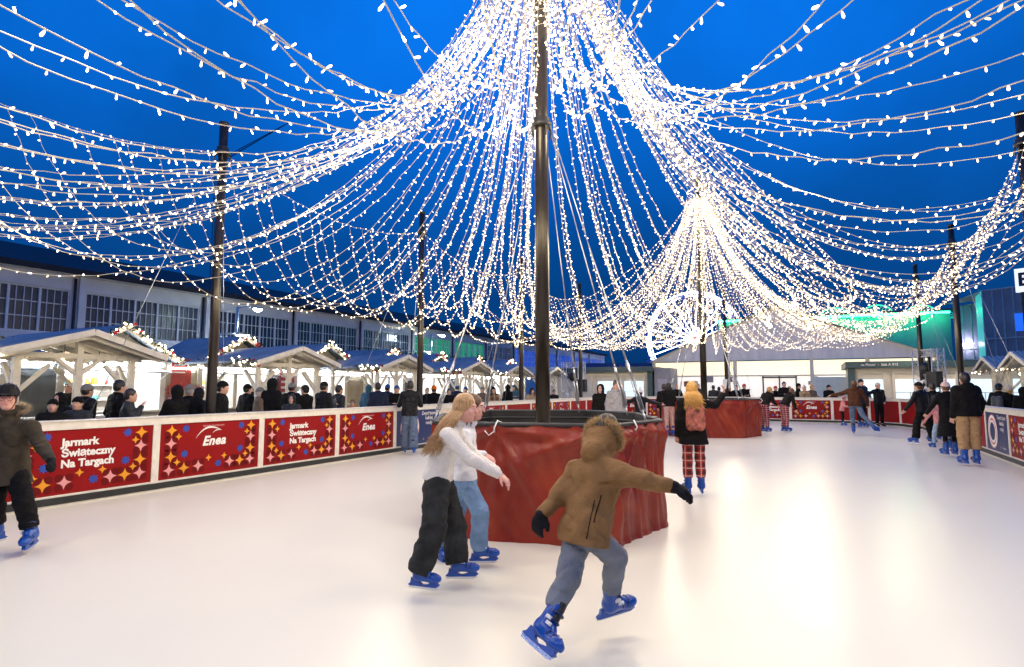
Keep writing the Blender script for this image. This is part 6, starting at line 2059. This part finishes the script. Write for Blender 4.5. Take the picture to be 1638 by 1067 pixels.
put('person with long dark hair, black jacket and pink trousers beside the far red block', 1070, 19.3, 1.70, -10, 'front', 'stand', .04, jacket=BLK, pants=cloth('dusty_pink_trousers', (.50, .30, .26)), hem=.02, hair='dark', hairtype='long', nlocks=90, hl0=.15, hl1=.3)
put('person in black partly behind the one in pink trousers', 1062, 20.2, 1.66, 20, 'down', 'stand', 0, jacket=BLK, pants=BLK, hair='dark')
put('teenager in grey hooded sweater looking down behind the near red block', 985, 14.8, 1.72, 175, 'down', 'stand', .05, nod=.35, jacket=GREY, pants=BLK, hood=True, hair='brown', hem=.08)
put('skater in black leaning away behind the steel cables of the near block', 962, 15.6, 1.62, 200, ('drop', 'down'), 'stand', .18, jacket=BLK, pants=BLK, hair='dark', hoodup=True)
put('child in black jacket and white bobble hat near the right rim of the near block', 1023, 16.6, 1.50, 20, 'spread', 'stand', .15, jacket=BLK2, pants=cloth('grey_child_trousers', (.3, .28, .3)), hair='brown', hat='bobble', hatmat=cloth('white_knit', (.75, .72, .7)))

# ================================================================== SPECTATORS BEHIND THE BARRIER
HATS = {'k': BLK, 'g': cloth('grey_knit', (.22, .21, .20), .9), 'o': cloth('orange_knit', (.85, .16, .01), .9), 'b': cloth('blue_knit', (.03, .10, .28), .9),
        'w': cloth('cream_knit', (.6, .55, .45), .9), 'r': cloth('red_knit', (.4, .03, .03), .9)}
JK = {'k': BLK, 'n': BLK2, 'v': NAVYC, 'g': cloth('charcoal_wool', (.05, .05, .052), .9), 'b': cloth('grey_brown_wool', (.16, .12, .09), .9), 'd': cloth('dark_grey_nylon', (.03, .033, .04), .5),
      'u': cloth('dull_blue_jacket', (.04, .11, .18), .7), 'c': CHECK, 'e': BEIGE, 'o': cloth('orange_red_jacket', (.55, .12, .03), .7)}
crowd = [
 # px, v, H, yaw, arms, hat, hatcol, haircolour, jacket, hem, extra, label
 (87, -10.6, 1.42, 150, 'front', 'beanie', 'k', 'dark', 'k', .1, 0, 'child in black beanie watching beside the nearest canopy post'),
 (99, -11.6, 1.50, 185, 'pocket', None, 'k', 'brown', 'k', .1, 'hood', 'child with hood up, just left of the nearest canopy post'),
 (128, -10.5, 1.45, 170, 'front', 'beanie', 'k', 'dark', 'd', .1, 0, 'child facing the rink just right of the nearest canopy post'),
 (137, -11.8, 1.66, 20, 'down', 'beanie', 'g', 'dark', 'n', .1, 'pack', 'person with dark backpack and grey beanie right of the nearest canopy post'),
 (188, -11.6, 1.74, 30, 'pocket', None, 'k', 'dark', 'k', .1, 0, 'tall dark haired person in black with back turned, by the tinsel window'),
 (206, -10.3, 1.58, 60, 'mouth', None, 'k', 'dark', 'd', .1, 0, 'person in dark jacket lifting a hand to the face, by the tinsel window'),
 (285, -10.4, 1.63, -60, 'mouth', None, 'k', 'dark', 'k', .2, 'hoodup', 'person in black hood smoking left of the nearest mast'),
 (303, -10.9, 1.66, -20, 'pocket', 'beanie', 'g', 'grey', 'k', .2, 0, 'person in grey beanie just left of the nearest mast'),
 (317, -11.3, 1.58, 20, 'down', None, 'k', 'dark', 'n', .1, 'hoodup', 'dark hooded person touching the nearest mast on its left'),
 (353, -10.2, 1.72, 75, 'pocket', 'beanie', 'k', 'dark', 'k', .2, 0, 'man in black beanie and black coat just right of the nearest mast'),
 (394, -12.3, 1.68, 30, 'down', 'beanie', 'k', 'dark', 'k', .2, 0, 'person in black seen behind the rear post of the second canopy'),
 (414, -11.6, 1.60, 60, 'front', 'beanie', 'g', 'grey', 'b', .2, 0, 'person in grey brown coat and pale grey beanie'),
 (434, -11.3, 1.80, 15, 'down', None, 'k', 'dark', 'k', .25, 'hoodup', 'big dark hooded figure left of the second canopy front post'),
 (466, -11.8, 1.72, 10, 'down', 'beanie', 'g', 'dark', 'k', .15, 0, 'person in grey beanie with back turned right of the second canopy post'),
 (468, -10.5, 1.44, 175, 'front', None, 'k', 'dark', 'd', .1, 'hoodup', 'child in black hood facing the rink right of the second canopy post'),
 (490, -11.0, 1.66, -70, 'front', 'beanie', 'd', 'dark', 'k', .1, 0, 'person in dark beanie turned left'),
 (517, -10.5, 1.74, 30, 'front', 'cap', 'k', 'dark', 'n', .15, 0, 'stout man in dark peaked cap and padded jacket'),
 (541, -11.0, 1.66, 40, 'down', None, 'k', 'dark', 'd', .1, 'pack', 'person with dark backpack between third canopy post and peaked cap man'),
 (565, -10.9, 1.28, 180, 'front', None, 'k', 'brown', 'o', .1, 0, 'small child in orange red jacket by the third canopy post'),
 (589, -13.2, 1.68, 10, 'down', None, 'k', 'dark', 'u', .1, 'hoodup', 'person in dull blue jacket in front of the bright stall'),
 (605, -11.0, 1.74, -30, 'pocket', None, 'k', 'dark', 'v', .1, 0, 'man with bare dark hair and open navy jacket turned left'),
 (619, -12.6, 1.70, 20, 'down', 'beanie', 'b', 'dark', 'v', .1, 0, 'person in navy with blue beanie behind the bare headed man'),
 (635, -10.9, 1.66, 170, 'front', 'beanie', 'b', 'brown', 'k', .1, 0, 'person in blue beanie drinking beside the leaning skater'),
 (694, -10.6, 1.66, 5, 'down', 'beanie', 'o', 'dark', 'k', .15, 0, 'man in bright orange beanie with back turned'),
 (683, -12.0, 1.60, 160, 'front', None, 'k', 'lightbrown', 'k', .1, 0, 'fair haired person left of the orange beanie'),
 (717, -11.5, 1.56, 150, 'front', None, 'k', 'dark', 'k', .1, 0, 'dark clad person right of the orange beanie'),
 (731, -12.8, 1.70, 10, 'down', 'beanie', 'b', 'dark', 'v', .1, 0, 'person in blue beanie above the long haired girl'),
 (745, -12.2, 1.62, 190, 'pocket', 'beanie', 'b', 'dark', 'v', .1, 0, 'second blue beanie just right of the first, above the girls'),
 (772, -11.6, 1.62, 185, 'front', 'beanie', 'g', 'brown', 'b', .1, 0, 'person in grey beanie left of the checked coat'),
 (789, -9.75, 1.62, 175, 'rail', 'beanie', 'k', 'dark', 'c', .1, 'long', 'long haired spectator in brown checked coat leaning on the rail'),
 (812, -11.2, 1.70, 40, 'down', None, 'k', 'dark', 'k', .1, 'hoodup', 'black clad figure behind the white turnbuckle cable'),
 (821, -13.0, 1.70, 170, 'front', 'beanie', 'b', 'dark', 'u', .1, 0, 'person in bright blue hat left of the slim mast'),
 (851, -9.75, 1.58, 172, 'rail', 'beanie', 'k', 'dark', 'e', .1, 'long', 'long haired spectator in beige fleece and black beanie leaning on the rail'),
 (886, -10.3, 1.50, 170, 'front', None, 'k', 'dark', 'k', .1, 0, 'dark figure just right of the central mast'),
]
far_crowd = [
 (1082, 1.70, 185, None, 'k', 'blond', 'k', 'fair haired spectator left of the blond girl at the far rail'),
 (1105, 1.60, 170, 'beanie', 'k', 'dark', 'k', 'spectator in black beanie behind the far block, left of its mast'),
 (1117, 1.74, 200, None, 'g', 'grey', 'g', 'grey clad spectator touching the far mast on the left'),
 (1141, 1.66, 20, None, 'k', 'dark', 'd', 'spectator in dark grey behind the far block, right of its mast'),
 (1150, 1.58, 20, None, 'k', 'dark', 'b', 'crouching brown clad spectator between the two far masts'),
 (1166, 1.60, 170, 'beanie', 'w', 'blond', 'k', 'fair spectator in cream hat right of the slim far mast'),
 (1177, 1.66, 170, None, 'k', 'brown', 'k', 'brown haired spectator at the right end of the far block'),
 (1190, 1.72, 180, 'beanie', 'r', 'dark', 'k', 'spectator in red beanie behind the far block corner'),
 (1240, 1.62, 180, 'beanie', 'r', 'dark', 'k', 'spectator in red hat between the two plaid skaters'),
 (1254, 1.82, 190, None, 'k', 'dark', 'k', 'tall dark spectator behind the right plaid skater'),
 (1262, 1.60, 170, None, 'k', 'lightbrown', 'b', 'fair spectator in brown leaning over the far rail'),
 (1276, 1.74, 110, 'beanie', 'k', 'dark', 'k', 'spectator in black hat turned right at the far rail'),
 (1286, 1.62, 180, 'bobble', 'w', 'blond', 'e', 'spectator in white bobble hat and beige coat with hands at the mouth'),
 (1298, 1.66, 160, None, 'g', 'lightbrown', 'b', 'spectator in brown at the left side of the white board'),
 (1325, 1.66, 180, 'beanie', 'k', 'dark', 'k', 'spectator in black leaning on the far rail before the white board'),
 (1382, 1.64, 190, None, 'k', 'lightbrown', 'd', 'fair spectator between the navy skater and the steward'),
]
right_crowd = [
 (1597, 5.0, 1.72, 60, 'pocket', 'beanie', 'v', 'dark', 'k', .1, 'pack', 'man in navy beanie with grey backpack beyond the right barrier'),
 (1614, 5.3, 1.62, 40, 'mouth', 'bobble', 'w', 'blond', 'k', .1, 0, 'person in cream hat drinking beyond the right barrier'),
 (1636, 5.4, 1.60, 20, 'front', None, 'k', 'brown', 'k', .1, 'hoodup', 'dark hooded person at the right picture edge'),
]
HATS['d'] = cloth('dark_grey_knit', (.03, .03, .035), .9); HATS['v'] = NAVYC
def Yfor(px, v):
    k = (px - 819) / FPX
    return v / (VD.x * k - math.sin(ANG)) * 1.0
def crowd_person(px, Y, H, yaw, arms, hat, hc_, hair, jk, hem, ex, label, group):
    long_ = ex == 'long'
    hup = ex in ('hood', 'hoodup')
    Hq = round(H / .08) * .08; Hq = max(1.2, Hq)
    key = 'crowd_%s_%s_%.2f_%.2f_%d' % (arms, hup, Hq, hem, 1 if jk in 'no' else 0) if not long_ else None
    r0 = put(label, px, Y, Hq, yaw, arms, 'stand', .04, skate=False, key=key, group=group, res=.015, cres=.018, jacket=JK[jk], pants=[BLK, MIDJ, BLK, NAVYC][int(px) % 4], hem=hem, hair=hair,
             hat=None if hup else hat, hatmat=HATS.get(hc_, BLK), hoodup=hup, jr=1.1 if jk != 'n' else 1.15, sleeve=1.08, quilt=.10 if jk in 'no' else None,
             hairtype='long' if long_ else 'short', nlocks=110, hl0=.2, hl1=.36, seed=int(px), backpack=(cloth('slate_backpack', (.10, .11, .13)) if ex == 'pack' else None))
    sc = H / Hq
    r0.scale = (sc, sc, sc)
    return r0
for (px, v, H, yaw, arms, hat, hc_, hair, jk, hem, ex, lab) in crowd:
    crowd_person(px, Yfor(px, v), H, yaw, arms, hat, hc_, hair, jk, hem, ex, lab, 'spectators behind the left barrier')
for i, (px, H, yaw, hat, hc_, hair, jk, lab) in enumerate(far_crowd):
    k = (px - 819) / FPX
    uu = RU1 + .8 + (i % 3) * .25
    # Y where the sight line meets the row uu
    Y = uu / (math.sin(ANG) * k + math.cos(ANG))
    crowd_person(px, Y, H + .06, yaw, 'mouth' if 'mouth' in lab else ('front' if i % 2 else 'rail'), hat, hc_, hair, jk, .1, 0, lab, 'spectators behind the far rail')
for (px, v, H, yaw, arms, hat, hc_, hair, jk, hem, ex, lab) in right_crowd:
    crowd_person(px, Yfor(px, v), H, yaw, arms, hat, hc_, hair, jk, hem, ex, lab, 'spectators beyond the right barrier')
for (px, v, lab) in ((112, -14.9, 'vendor in white standing in the lit hatch of the nearest canopy'), (407, -14.9, 'vendor in pale top inside the lit stall behind the second canopy')):
    crowd_person(px, Yfor(px, v), 1.72, 170, 'front', None, 'k', 'dark', 'k', .0, 0, lab, 'stall vendors').children
for o in bpy.data.objects:
    pass
